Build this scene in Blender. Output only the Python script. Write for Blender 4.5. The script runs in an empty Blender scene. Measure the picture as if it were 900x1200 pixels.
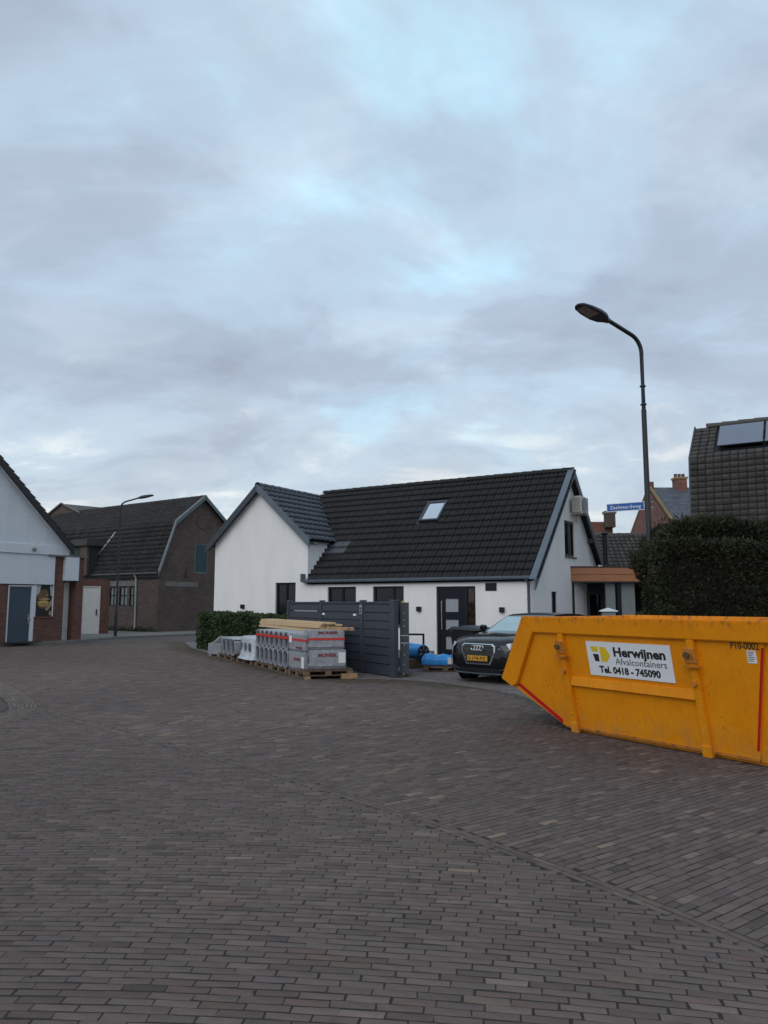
import bpy, bmesh, math, random
import numpy as np
from mathutils import Matrix, Vector
R = math.radians
random.seed(7)
rng = np.random.default_rng(11)
scn = bpy.context.scene
COL = scn.collection

# ------------------------------------------------------------------ camera, sky, sun, exposure
cd = bpy.data.cameras.new('camera'); cam = bpy.data.objects.new('camera', cd); COL.objects.link(cam)
cd.sensor_fit = 'HORIZONTAL'; cd.sensor_width = 36.0; cd.lens = 35.2
cd.clip_start = 0.1; cd.clip_end = 3000
cam.location = (0, 0, 1.7); cam.rotation_euler = (R(90 + 6.868), 0, 0)
scn.camera = cam

SUN_AZ = (-0.50, -0.87)          # horizontal direction towards the brightest part of the cloud cover
SUN_EL = R(38)
world = bpy.data.worlds.new('World'); scn.world = world; world.use_nodes = True
wn, wl = world.node_tree.nodes, world.node_tree.links
wn.clear()
def wnode(t, **kw):
    n = wn.new(t)
    for k, v in kw.items(): setattr(n, k, v)
    return n
wout = wnode('ShaderNodeOutputWorld'); wbg = wnode('ShaderNodeBackground')
wl.new(wbg.outputs[0], wout.inputs[0])
sky = wnode('ShaderNodeTexSky', sky_type='NISHITA', sun_disc=False)
sky.sun_elevation = SUN_EL; sky.sun_rotation = math.atan2(SUN_AZ[0], SUN_AZ[1])
sky.air_density = 1.0; sky.dust_density = 2.0; sky.ozone_density = 1.5
tc = wnode('ShaderNodeTexCoord'); sep = wnode('ShaderNodeSeparateXYZ'); wl.new(tc.outputs['Generated'], sep.inputs[0])
def wmath(op, a, b=None, c=None):
    n = wnode('ShaderNodeMath', operation=op)
    for i, v in enumerate((a, b, c)):
        if v is None: continue
        if isinstance(v, (int, float)): n.inputs[i].default_value = v
        else: wl.new(v, n.inputs[i])
    return n.outputs[0]
zc = wmath('MAXIMUM', sep.outputs['Z'], 0.0)
den = wmath('ADD', zc, 0.42)
cx = wmath('DIVIDE', sep.outputs['X'], den); cy = wmath('DIVIDE', sep.outputs['Y'], den)
comb = wnode('ShaderNodeCombineXYZ'); wl.new(cx, comb.inputs[0]); wl.new(cy, comb.inputs[1])
def wnoise(scale, detail, rough, off, dist=0.0, stretch=(1, 1, 1)):
    mp = wnode('ShaderNodeMapping'); mp.inputs['Location'].default_value = off; mp.inputs['Scale'].default_value = stretch
    mp.inputs['Rotation'].default_value = (0, 0, R(-28))
    wl.new(comb.outputs[0], mp.inputs[0])
    n = wnode('ShaderNodeTexNoise'); n.inputs['Scale'].default_value = scale; n.inputs['Detail'].default_value = detail
    n.inputs['Roughness'].default_value = rough; n.inputs['Distortion'].default_value = dist
    wl.new(mp.outputs[0], n.inputs['Vector']); return n.outputs['Fac']
def wramp(fac, stops):
    r = wnode('ShaderNodeValToRGB'); wl.new(fac, r.inputs[0]); e = r.color_ramp.elements
    r.color_ramp.interpolation = 'EASE'
    while len(e) < len(stops): e.new(0.5)
    for el, (p, c) in zip(e, stops): el.position = p; el.color = (*c, 1)
    return r.outputs[0]
def wmix(f, a, b, bt='MIX'):
    n = wnode('ShaderNodeMix', data_type='RGBA', blend_type=bt)
    if isinstance(f, (int, float)): n.inputs[0].default_value = f
    else: wl.new(f, n.inputs[0])
    wl.new(a, n.inputs[6]); wl.new(b, n.inputs[7]); return n.outputs[2]
n1 = wnoise(1.55, 6, 0.56, (0.4, 6.2, 0.4), 0.6, (1.0, 1.25, 1))
n2 = wnoise(3.4, 8, 0.58, (8.3, 2.2, 1.4), 0.4, (1, 1.7, 1))
n3 = wnoise(0.6, 3, 0.5, (1.3, 5.2, 3.4), 0.2)
cl = wramp(n1, [(0.32, (2.65, 3.12, 3.82)), (0.45, (3.2, 3.82, 4.65)), (0.55, (3.7, 4.65, 5.6)), (0.66, (4.0, 5.8, 6.95))])
fine = wramp(n2, [(0.30, (0.90, 0.895, 0.905)), (0.5, (1.0, 1.0, 1.0)), (0.70, (1.14, 1.12, 1.09))])
c2 = wmix(1.0, cl, fine, 'MULTIPLY')
bigr = wramp(n3, [(0.35, (0.96, 0.95, 0.95)), (0.65, (1.05, 1.06, 1.07))])
c3 = wmix(1.0, c2, bigr, 'MULTIPLY')
hz = wramp(sep.outputs['Z'], [(0.0, (1, 1, 1)), (0.10, (0.8, 0.8, 0.8)), (0.34, (0, 0, 0))])
hcol = wramp(n2, [(0.36, (3.7, 4.25, 4.9)), (0.52, (4.7, 5.3, 5.7)), (0.66, (7.6, 7.5, 6.8))])
hzs = wnode('ShaderNodeMath', operation='MULTIPLY'); wl.new(hz, hzs.inputs[0]); hzs.inputs[1].default_value = 0.75
c4 = wmix(hzs.outputs[0], c3, hcol)
c5 = wmix(0.95, sky.outputs[0], c4)
wl.new(c5, wbg.inputs[0]); wbg.inputs[1].default_value = 0.113

sl = bpy.data.lights.new('sun', 'SUN'); sun = bpy.data.objects.new('sun', sl); COL.objects.link(sun)
sl.energy = 0.74; sl.angle = R(50); sl.color = (1.0, 0.96, 0.93)
sd = Vector((SUN_AZ[0] * math.cos(SUN_EL), SUN_AZ[1] * math.cos(SUN_EL), math.sin(SUN_EL)))
sun.rotation_euler = sd.to_track_quat('Z', 'Y').to_euler(); sun.location = sd * 60
vs = scn.view_settings
vs.view_transform = 'Standard'; vs.look = 'None'; vs.gamma = 1.0; vs.use_curve_mapping = False; vs.exposure = 0.35

# ------------------------------------------------------------------ materials
MATS = {}
def mat(name, col, rough=0.7, var=0.12, scale=3.0, bump=0.0, bscale=60.0, metal=0.0, attr=False, spec=0.5, dirt=None, dscale=1.5, damt=0.5,
        coat=0.0, brick=None, stretch=None, zdirt=None):
    """procedural paint: base colour with two scales of noise, optional per-piece tone attribute, dirt patches, bump"""
    if name in MATS: return MATS[name]
    m = bpy.data.materials.new(name); m.use_nodes = True; MATS[name] = m
    N, L = m.node_tree.nodes, m.node_tree.links; b = N['Principled BSDF']
    b.inputs['Roughness'].default_value = rough; b.inputs['Metallic'].default_value = metal
    b.inputs['Specular IOR Level'].default_value = spec; b.inputs['Coat Weight'].default_value = coat
    t = N.new('ShaderNodeTexCoord'); src = t.outputs['Object']
    if attr == 'world':
        g = N.new('ShaderNodeNewGeometry'); src = g.outputs['Position']
    if stretch:
        mp = N.new('ShaderNodeMapping'); mp.inputs['Scale'].default_value = stretch; L.new(src, mp.inputs[0]); src = mp.outputs[0]
    def noise(s, d=5, r=0.6):
        n = N.new('ShaderNodeTexNoise'); n.inputs['Scale'].default_value = s; n.inputs['Detail'].default_value = d
        n.inputs['Roughness'].default_value = r; L.new(src, n.inputs['Vector']); return n.outputs['Fac']
    def mix(f, a, bb, bt='MIX'):
        n = N.new('ShaderNodeMix'); n.data_type = 'RGBA'; n.blend_type = bt
        if isinstance(f, (int, float)): n.inputs[0].default_value = f
        else: L.new(f, n.inputs[0])
        for i, v in ((6, a), (7, bb)):
            if isinstance(v, tuple): n.inputs[i].default_value = (*v[:3], 1)
            else: L.new(v, n.inputs[i])
        return n.outputs[2]
    def ramp(f, p0, c0, p1, c1):
        r = N.new('ShaderNodeValToRGB'); L.new(f, r.inputs[0]); e = r.color_ramp.elements
        e[0].position = p0; e[0].color = (*c0, 1); e[1].position = p1; e[1].color = (*c1, 1); return r.outputs[0]
    base = tuple(col)
    if brick:
        bw, bh, mortar, mcol = brick
        bt = N.new('ShaderNodeTexBrick'); bt.inputs['Scale'].default_value = 1.0
        bt.inputs['Brick Width'].default_value = bw; bt.inputs['Row Height'].default_value = bh; bt.inputs['Mortar Size'].default_value = mortar
        bt.inputs['Color1'].default_value = (*[c * 0.72 for c in col], 1); bt.inputs['Color2'].default_value = (*[c * 1.25 for c in col], 1)
        bt.inputs['Mortar'].default_value = (*mcol, 1)
        uvn = N.new('ShaderNodeUVMap'); L.new(uvn.outputs[0], bt.inputs['Vector'])
        base = bt.outputs['Color']
    if attr and attr != 'world':
        a = N.new('ShaderNodeAttribute'); a.attribute_name = 'tone'
        base = mix(1.0, base, a.outputs['Color'], 'MULTIPLY')
    if var > 0:
        v = ramp(noise(scale), 0.3, (1 - var,) * 3, 0.7, (1 + var,) * 3)
        base = mix(1.0, base, v, 'MULTIPLY')
        v2 = ramp(noise(scale * 9), 0.3, (1 - var * .6,) * 3, 0.7, (1 + var * .6,) * 3)
        base = mix(1.0, base, v2, 'MULTIPLY')
    if dirt:
        f = ramp(noise(dscale, 7, 0.68), 0.52, (0, 0, 0), 0.72, (damt,) * 3)
        base = mix(f, base, dirt)
    if isinstance(base, tuple): b.inputs['Base Color'].default_value = (*base, 1)
    else: L.new(base, b.inputs['Base Color'])
    if bump > 0:
        bp = N.new('ShaderNodeBump'); bp.inputs['Strength'].default_value = bump; bp.inputs['Distance'].default_value = 0.01
        L.new(noise(bscale, 6), bp.inputs['Height']); L.new(bp.outputs[0], b.inputs['Normal'])
    if rough > 0.3 and var > 0:
        rr = N.new('ShaderNodeMapRange'); L.new(noise(scale * 4), rr.inputs[0])
        rr.inputs[3].default_value = max(0.05, rough - 0.12); rr.inputs[4].default_value = min(1, rough + 0.12)
        L.new(rr.outputs[0], b.inputs['Roughness'])
    return m

M_stucco = mat('white_stucco', (0.83, 0.81, 0.79), 0.9, 0.035, 1.2, 0.3, 90, dirt=(0.58, 0.57, 0.54), dscale=0.9, damt=0.24, stretch=(1.6, 1.6, .35))
M_tile = mat('black_roof_tile', (0.0115, 0.0112, 0.012), 0.58, 0.28, 1.2, 0.3, 40, attr=True, spec=0.3, dirt=(0.029, 0.030, 0.025), dscale=1.1, damt=0.5)
M_tile_new = mat('slate_roof_tile', (0.048, 0.055, 0.070), 0.42, 0.1, 2, 0.1, 40, attr=True)
M_tile_old = mat('weathered_flat_tile', (0.060, 0.055, 0.051), 0.75, 0.30, 2.5, 0.5, 30, attr=True, dirt=(0.10, 0.10, 0.075), dscale=3, damt=0.6)
M_tile_barn = mat('barn_roof_tile', (0.026, 0.0245, 0.024), 0.8, 0.3, 0.9, 0.4, 30, attr=True, dirt=(0.055, 0.052, 0.045), dscale=0.8, damt=0.6)
M_anthra = mat('anthracite_paint', (0.046, 0.054, 0.070), 0.5, 0.08, 3, 0.05, 60)
M_verge = mat('grey_blue_verge_board', (0.105, 0.13, 0.16), 0.5, 0.1, 2, 0.05, 60)
M_frame = mat('black_window_frame', (0.010, 0.011, 0.014), 0.45, 0.05, spec=0.3)
M_glass = mat('dark_window_glass', (0.007, 0.008, 0.010), 0.06, 0.0, spec=0.4)
M_frost = mat('frosted_glass', (0.30, 0.32, 0.35), 0.4, 0.05, 5)
M_door = mat('navy_black_door', (0.009, 0.011, 0.019), 0.45, 0.08, spec=0.25)
M_zinc = mat('zinc', (0.16, 0.17, 0.185), 0.45, 0.15, 3, 0.05, 40, metal=0.6)
M_steel = mat('bright_steel', (0.55, 0.56, 0.58), 0.3, 0.08, 8, metal=0.9)
M_black = mat('black_plastic', (0.012, 0.012, 0.013), 0.5, 0.1, 6)
M_white = mat('white_paint', (0.62, 0.65, 0.68), 0.6, 0.06, 1.2, 0.05, 60, dirt=(0.42, 0.43, 0.43), dscale=1.2, damt=0.4)
M_cream = mat('cream_door_paint', (0.70, 0.69, 0.66), 0.55, 0.05, 2, dirt=(0.45, 0.43, 0.39), dscale=1.3, damt=0.3)
M_blue_door = mat('slate_blue_door', (0.044, 0.066, 0.090), 0.5, 0.08, 2)
M_brick_red = mat('red_brick_wall', (0.135, 0.052, 0.037), 0.9, 0.2, 2, 0.4, 60, brick=(0.22, 0.062, 0.006, (0.12, 0.095, 0.085)), dirt=(0.07, 0.04, 0.03), dscale=0.9, damt=0.5)
M_brick_brown = mat('brown_brick_wall', (0.098, 0.066, 0.054), 0.95, 0.22, 1.2, 0.4, 60, brick=(0.22, 0.062, 0.007, (0.10, 0.085, 0.078)), dirt=(0.06, 0.045, 0.04), dscale=0.6, damt=0.6)
M_brick_far = mat('far_orange_brick_wall', (0.21, 0.082, 0.056), 0.9, 0.2, 1.5, 0.2, 40, brick=(0.22, 0.065, 0.007, (0.15, 0.11, 0.10)))
M_green = mat('dark_green_shutter', (0.022, 0.058, 0.062), 0.6, 0.15, 4)
M_verge_green = mat('grey_green_verge_board', (0.10, 0.135, 0.14), 0.6, 0.12, 3)
M_conc = mat('concrete', (0.17, 0.165, 0.155), 0.9, 0.2, 2, 0.4, 50, dirt=(0.09, 0.088, 0.075), dscale=1.5, damt=0.6)
M_block = mat('grey_concrete_block', (0.24, 0.25, 0.265), 0.9, 0.2, 4, 0.5, 50)
M_wood_new = mat('pale_timber', (0.60, 0.43, 0.25), 0.7, 0.10, 3, 0.15, 40, attr=True, stretch=(1, 14, 14))
M_wood_red = mat('cedar_board', (0.36, 0.155, 0.075), 0.65, 0.16, 2.5, 0.15, 40, stretch=(1, 8, 12))
M_wood_old = mat('pallet_wood', (0.10, 0.068, 0.042), 0.85, 0.25, 4, 0.3, 50, stretch=(1, 8, 8))  # dark brown, with shade under the loads also put into the colour
M_wood_block = mat('pallet_block_wood', (0.36, 0.22, 0.12), 0.8, 0.2, 8, 0.3, 50)
M_pack = mat('grey_tile_wrap', (0.29, 0.30, 0.32), 0.28, 0.22, 9, 1.0, 13, dirt=(0.52, 0.53, 0.55), dscale=7, damt=0.75)
M_packtile = mat('bundled_roof_tile_grey', (0.12, 0.125, 0.145), 0.6, 0.2, 8, 0.3, 50)
M_film = mat('pale_plastic_film', (0.47, 0.50, 0.54), 0.28, 0.18, 9, 0.9, 14, dirt=(0.25, 0.27, 0.29), dscale=6, damt=0.5)
M_dark_in = mat('tile_hollow_shade', (0.035, 0.037, 0.042), 0.8, 0.2, 6)
M_red = mat('red_strap', (0.58, 0.035, 0.025), 0.45, 0.1, 8)
M_redprint = mat('dark_red_print', (0.22, 0.02, 0.03), 0.6, 0.0)
M_paper = mat('white_label_paper', (0.72, 0.72, 0.72), 0.7, 0.05, 10)
M_ink = mat('black_ink', (0.012, 0.012, 0.013), 0.6, 0.0)
M_greyink = mat('grey_ink', (0.09, 0.09, 0.095), 0.6, 0.0)
M_yellowlogo = mat('yellow_print', (0.70, 0.50, 0.02), 0.5, 0.0)
M_lamp = mat('lamp_post_paint', (0.018, 0.019, 0.021), 0.5, 0.1, 5)
M_diff = mat('lamp_lens', (0.25, 0.22, 0.20), 0.35, 0.1, 5)
M_signblue = mat('street_sign_blue', (0.008, 0.095, 0.36), 0.4, 0.05, 6)
M_signwhite = mat('street_sign_white', (0.78, 0.80, 0.82), 0.45, 0.0)
M_acw = mat('air_unit_beige', (0.52, 0.50, 0.46), 0.5, 0.06, 4)
M_grille = mat('grille_grey', (0.22, 0.21, 0.20), 0.6, 0.1)
M_slate = mat('far_slate_roof', (0.075, 0.083, 0.10), 0.7, 0.12, 1.5, 0.3, 20, brick=(0.3, 0.16, 0.012, (0.045, 0.05, 0.06)))
M_panel = mat('solar_cell', (0.12, 0.145, 0.20), 0.10, 0.03, 3, spec=0.9, coat=0.4)
M_leaf = mat('conifer_needles', (0.022, 0.028, 0.012), 0.75, 0.2, 2, attr=True, spec=0.3)
M_leaf2 = mat('privet_leaves', (0.034, 0.060, 0.020), 0.65, 0.2, 2, attr=True, spec=0.35)
M_core = mat('hedge_light_block', (0.016, 0.017, 0.010), 0.95, 0.3, 5)  # dark filler added inside hedges and shrubs to block light
M_bark = mat('bark', (0.06, 0.045, 0.035), 0.95, 0.3, 8, 0.5, 40)
M_bluewrap = mat('blue_plastic_wrap', (0.02, 0.26, 0.66), 0.35, 0.14, 6, 0.5, 18)
M_car = mat('black_car_paint', (0.005, 0.006, 0.0075), 0.2, 0.0, spec=0.35, coat=0.35)
M_tyre = mat('tyre_rubber', (0.013, 0.013, 0.014), 0.85, 0.1, 10)
M_headl = mat('headlight_lens', (0.50, 0.54, 0.58), 0.08, 0.0, spec=0.8, coat=0.6)
M_plate = mat('yellow_number_plate', (0.55, 0.27, 0.015), 0.45, 0.03)
M_wscreen = mat('windscreen_glass', (0.30, 0.41, 0.44), 0.05, 0.1, 2.5, spec=0.8)
M_brickpave = mat('paving_brick_clay', (0.110, 0.0835, 0.0725), 0.87, 0.16, 9, 0.5, 55, attr=True, spec=0.3)
M_sand = mat('paving_joint_sand', (0.0185, 0.0155, 0.0125), 0.95, 0.3, 6, 0.5, 80, attr='world', dirt=(.024, .026, .013), dscale=.8, damt=.8)
M_far_road = mat('far_brick_road', (0.086, 0.068, 0.060), 0.88, 0.16, 0.7, 0.3, 12, attr='world')
M_soil = mat('soil', (0.05, 0.045, 0.036), 0.95, 0.25, 1.5, 0.5, 30, attr='world')
M_greyveneer = mat('grey_green_panel', (0.20, 0.225, 0.22), 0.7, 0.07, 2)
M_greydark = mat('dark_grey_panel', (0.055, 0.065, 0.075), 0.6, 0.08, 2)

def orange_mat():
    m = bpy.data.materials.new('orange_skip_paint'); m.use_nodes = True
    N, L = m.node_tree.nodes, m.node_tree.links; b = N['Principled BSDF']
    t = N.new('ShaderNodeTexCoord')
    def noise(s, d, r, st=None):
        n = N.new('ShaderNodeTexNoise'); n.inputs['Scale'].default_value = s; n.inputs['Detail'].default_value = d; n.inputs['Roughness'].default_value = r
        if st:
            mp = N.new('ShaderNodeMapping'); mp.inputs['Scale'].default_value = st; L.new(t.outputs['Object'], mp.inputs[0]); L.new(mp.outputs[0], n.inputs['Vector'])
        else: L.new(t.outputs['Object'], n.inputs['Vector'])
        return n.outputs['Fac']
    def ramp(f, *st):
        r = N.new('ShaderNodeValToRGB'); L.new(f, r.inputs[0]); e = r.color_ramp.elements
        while len(e) < len(st): e.new(.5)
        for el, (p, c) in zip(e, st): el.position = p; el.color = (*c, 1)
        return r.outputs[0]
    def mix(f, a, bb):
        n = N.new('ShaderNodeMix'); n.data_type = 'RGBA'; L.new(f, n.inputs[0])
        for i, v in ((6, a), (7, bb)):
            if isinstance(v, tuple): n.inputs[i].default_value = (*v, 1)
            else: L.new(v, n.inputs[i])
        return n.outputs[2]
    base = ramp(noise(1.6, 6, 0.6), (0.3, (0.70, 0.225, 0.002)), (0.5, (0.76, 0.26, 0.003)), (0.72, (0.79, 0.29, 0.005)))
    streak = ramp(noise(3.5, 6, 0.7, (7, 7, 0.6)), (0.52, (0, 0, 0)), (0.8, (0.45, 0.45, 0.45)))
    base = mix(streak, base, (0.36, 0.13, 0.012))
    # chipped paint: dark rust specks, gathered in patches
    sp = N.new('ShaderNodeMath'); sp.operation = 'MULTIPLY'
    a1 = ramp(noise(38, 4, 0.75), (0.59, (0, 0, 0)), (0.64, (1, 1, 1))); a2 = ramp(noise(1.5, 4, 0.65), (0.58, (0, 0, 0)), (0.72, (.8, .8, .8)))
    acc = a2
    for cx_, cy_, cz_, rad in ((-.02, -.06, .30, .30), (-.30, -.10, .52, .34), (.0, -.2, 1.05, .18), (1.93, -.14, .75, .28), (1.93, -.2, 1.08, .15)):
        vm = N.new('ShaderNodeVectorMath'); vm.operation = 'DISTANCE'; L.new(t.outputs['Object'], vm.inputs[0]); vm.inputs[1].default_value = (cx_, cy_, cz_)
        mr_ = N.new('ShaderNodeMapRange'); L.new(vm.outputs['Value'], mr_.inputs[0]); mr_.inputs[1].default_value = rad; mr_.inputs[2].default_value = rad * .3; mr_.inputs[3].default_value = 0; mr_.inputs[4].default_value = 1
        mx = N.new('ShaderNodeMath'); mx.operation = 'MAXIMUM'; L.new(acc, mx.inputs[0]); L.new(mr_.outputs[0], mx.inputs[1]); acc = mx.outputs[0]
    L.new(a1, sp.inputs[0]); L.new(acc, sp.inputs[1])
    base = mix(sp.outputs[0], base, (0.055, 0.030, 0.016))
    sx_ = N.new('ShaderNodeSeparateXYZ'); L.new(t.outputs['Object'], sx_.inputs[0])
    zr = N.new('ShaderNodeMapRange'); L.new(sx_.outputs['Z'], zr.inputs[0]); zr.inputs[1].default_value = .42; zr.inputs[2].default_value = .05; zr.inputs[3].default_value = 0; zr.inputs[4].default_value = 1
    zm = N.new('ShaderNodeMath'); zm.operation = 'MULTIPLY'; L.new(zr.outputs[0], zm.inputs[0]); L.new(ramp(noise(5, 7, .7), (.42, (0, 0, 0)), (.74, (.55, .55, .55))), zm.inputs[1])
    base = mix(zm.outputs[0], base, (.26, .17, .10))
    zt_ = N.new('ShaderNodeMapRange'); L.new(sx_.outputs['Z'], zt_.inputs[0]); zt_.inputs[1].default_value = 1.40; zt_.inputs[2].default_value = 1.52; zt_.inputs[3].default_value = 0; zt_.inputs[4].default_value = 1
    zu = N.new('ShaderNodeMath'); zu.operation = 'MULTIPLY'; L.new(zt_.outputs[0], zu.inputs[0]); L.new(ramp(noise(14, 5, .7, (1, 1, .3)), (.52, (0, 0, 0)), (.62, (.9, .9, .9))), zu.inputs[1])
    base = mix(zu.outputs[0], base, (.16, .07, .03))
    L.new(base, b.inputs['Base Color']); b.inputs['Roughness'].default_value = 0.45; b.inputs['Specular IOR Level'].default_value = 0.28
    bp = N.new('ShaderNodeBump'); bp.inputs['Strength'].default_value = 0.5; bp.inputs['Distance'].default_value = 0.03
    L.new(noise(3, 3, 0.5), bp.inputs['Height']); L.new(bp.outputs[0], b.inputs['Normal'])
    return m
M_orange = orange_mat()
M_rust = mat('rusty_orange_paint', (0.46, 0.17, 0.02), 0.7, 0.2, 6, 0.4, 60, dirt=(0.07, 0.035, 0.018), dscale=9, damt=1.0)

# ------------------------------------------------------------------ mesh helpers
class MB:
    def __init__(s): s.v = []; s.f = []
    def add(s, vs, fs):
        o = len(s.v); s.v += [tuple(v) for v in vs]; s.f += [tuple(i + o for i in f) for f in fs]; return s
    def box(s, x0, x1, y0, y1, z0, z1):
        return s.add([(x0, y0, z0), (x1, y0, z0), (x1, y1, z0), (x0, y1, z0), (x0, y0, z1), (x1, y0, z1), (x1, y1, z1), (x0, y1, z1)],
                     [(0, 3, 2, 1), (4, 5, 6, 7), (0, 1, 5, 4), (1, 2, 6, 5), (2, 3, 7, 6), (3, 0, 4, 7)])
    def hexa(s, p): return s.add(p, [(0, 3, 2, 1), (4, 5, 6, 7), (0, 1, 5, 4), (1, 2, 6, 5), (2, 3, 7, 6), (3, 0, 4, 7)])
    def prism(s, poly, fa, fb):
        """poly: 2D points; fa, fb map (a, b) to the two end faces"""
        n = len(poly); vs = [fa(*p) for p in poly] + [fb(*p) for p in poly]
        return s.add(vs, [tuple(range(n))[::-1], tuple(range(n, 2 * n))] + [(i, (i + 1) % n, n + (i + 1) % n, n + i) for i in range(n)])
    def loft(s, rings, closed=True, caps=True):
        n = len(rings[0]); vs = [p for r in rings for p in r]; fs = []
        for k in range(len(rings) - 1):
            for i in range(n if closed else n - 1):
                j = (i + 1) % n; fs.append((k * n + i, k * n + j, (k + 1) * n + j, (k + 1) * n + i))
        if caps and closed: fs += [tuple(range(n))[::-1], tuple((len(rings) - 1) * n + i for i in range(n))]
        return s.add(vs, fs)
    def tube(s, pts, r, n=10):
        pts = [Vector(p) for p in pts]; rs = r if isinstance(r, (list, tuple)) else [r] * len(pts); rings = []
        for i, p in enumerate(pts):
            d = (pts[min(i + 1, len(pts) - 1)] - pts[max(i - 1, 0)]).normalized()
            a = d.cross(Vector((0, 0, 1)))
            if a.length < 1e-3: a = d.cross(Vector((0, 1, 0)))
            a.normalize(); b = d.cross(a)
            rings.append([p + (a * math.cos(2 * math.pi * k / n) + b * math.sin(2 * math.pi * k / n)) * rs[i] for k in range(n)])
        return s.loft(rings)
    def lathe(s, prof, n=24, axis='z', c=(0, 0, 0)):
        rings = []
        for r, h in prof:
            ring = []
            for k in range(n):
                a = 2 * math.pi * k / n; p, q = r * math.cos(a), r * math.sin(a)
                ring.append({'z': (c[0] + p, c[1] + q, c[2] + h), 'y': (c[0] + p, c[1] + h, c[2] + q), 'x': (c[0] + h, c[1] + p, c[2] + q)}[axis])
            rings.append(ring)
        return s.loft(rings)
    def xf(s, M):
        s.v = [tuple(M @ Vector(v)) for v in s.v]; return s
    def mesh(s, name, m):
        me = bpy.data.meshes.new(name); me.from_pydata(s.v, [], s.f); me.update()
        bm = bmesh.new(); bm.from_mesh(me); bmesh.ops.recalc_face_normals(bm, faces=bm.faces); bm.to_mesh(me); bm.free()
        if m: me.materials.append(m)
        return me
    def build(s, name, m, parent=None, bevel=0.0, smooth=False, seg=1):
        me = s.mesh(name, m)
        if bevel > 0:
            bm = bmesh.new(); bm.from_mesh(me)
            es = [e for e in bm.edges if len(e.link_faces) == 2 and e.calc_face_angle(0) > 0.5]
            bmesh.ops.bevel(bm, geom=es, offset=bevel, segments=seg, affect='EDGES', clamp_overlap=True); bm.to_mesh(me); bm.free()
        if smooth:
            me.polygons.foreach_set('use_smooth', [True] * len(me.polygons))
            try: me.set_sharp_from_angle(angle=R(40))
            except Exception: pass
        box_uv(me)
        return link(name, me, parent)
def box_uv(me):
    """metric UVs so that brick textures run along each wall: u along the wall, v up"""
    uv = me.uv_layers.new(name='UVMap'); n = len(me.loops); co = np.empty(len(me.vertices) * 3); me.vertices.foreach_get('co', co); co = co.reshape(-1, 3)
    arr = np.zeros((n, 2))
    for p in me.polygons:
        nx, ny, nz = p.normal
        for li in p.loop_indices:
            c = co[me.loops[li].vertex_index]
            if abs(nz) > 0.92: arr[li] = (c[0], c[1])
            elif abs(nz) > 0.3: arr[li] = ((c[0] if abs(ny) > abs(nx) else c[1]), c[2] / max(0.3, math.sqrt(1 - nz * nz)))
            else: arr[li] = ((c[0] if abs(ny) > abs(nx) else c[1]), c[2])
    uv.data.foreach_set('uv', arr.ravel())
def link(name, me, parent=None):
    o = bpy.data.objects.new(name, me); COL.objects.link(o)
    if parent: o.parent = parent
    return o
def tag(o, label=None, cat=None, group=None, kind=None):
    if label: o['label'] = label
    if cat: o['category'] = cat
    if group: o['group'] = group
    if kind: o['kind'] = kind
    return o
def thing(name, loc, rot, label, cat, group=None):
    o = bpy.data.objects.new(name, None); COL.objects.link(o); o.location = loc; o.rotation_euler = (0, 0, rot); o.empty_display_size = .3
    return tag(o, label, cat, group)
def text(s, size, m, parent, M, bold=0.0, name='lettering', extrude=0.001, width=None, align='LEFT', spacing=1.0):
    cu = bpy.data.curves.new(name, 'FONT'); cu.body = s; cu.size = size; cu.offset = bold; cu.extrude = extrude; cu.align_x = align; cu.space_character = spacing
    cu.resolution_u = 3
    ob = bpy.data.objects.new(name, cu); COL.objects.link(ob)
    dg = bpy.context.evaluated_depsgraph_get(); me = bpy.data.meshes.new_from_object(ob.evaluated_get(dg)); bpy.data.objects.remove(ob); bpy.data.curves.remove(cu)
    me.name = name
    xs = [v.co.x for v in me.vertices]; sx = 1.0
    if width and xs: sx = width / (max(xs) - min(xs))
    x0 = min(xs) if xs else 0
    for v in me.vertices: v.co = M @ Vector(((v.co.x - (x0 if width else 0)) * sx, v.co.y, v.co.z))
    me.materials.clear(); me.materials.append(m); return link(name, me, parent)
def basis(o, ex, ey):
    ex = Vector(ex).normalized(); ey = Vector(ey).normalized(); ez = ex.cross(ey)
    M = Matrix.Identity(4)
    for i in range(3): M[i][0] = ex[i]; M[i][1] = ey[i]; M[i][2] = ez[i]; M[i][3] = o[i]
    return M
def tone_attr(me, cols):
    a = me.attributes.new('tone', 'FLOAT_COLOR', 'POINT'); c = np.ones((len(me.vertices), 4), np.float32); c[:, :3] = cols; a.data.foreach_set('color', c.ravel())
def np_mesh(name, V, Fq, m):
    me = bpy.data.meshes.new(name); nv, nf = len(V), len(Fq); k = Fq.shape[1]
    me.vertices.add(nv); me.vertices.foreach_set('co', V.astype(np.float32).ravel())
    me.loops.add(nf * k); me.loops.foreach_set('vertex_index', Fq.astype(np.int32).ravel())
    me.polygons.add(nf); me.polygons.foreach_set('loop_start', np.arange(0, nf * k, k, dtype=np.int32)); me.update(calc_edges=True); me.validate()
    if m: me.materials.append(m)
    return me
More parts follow.
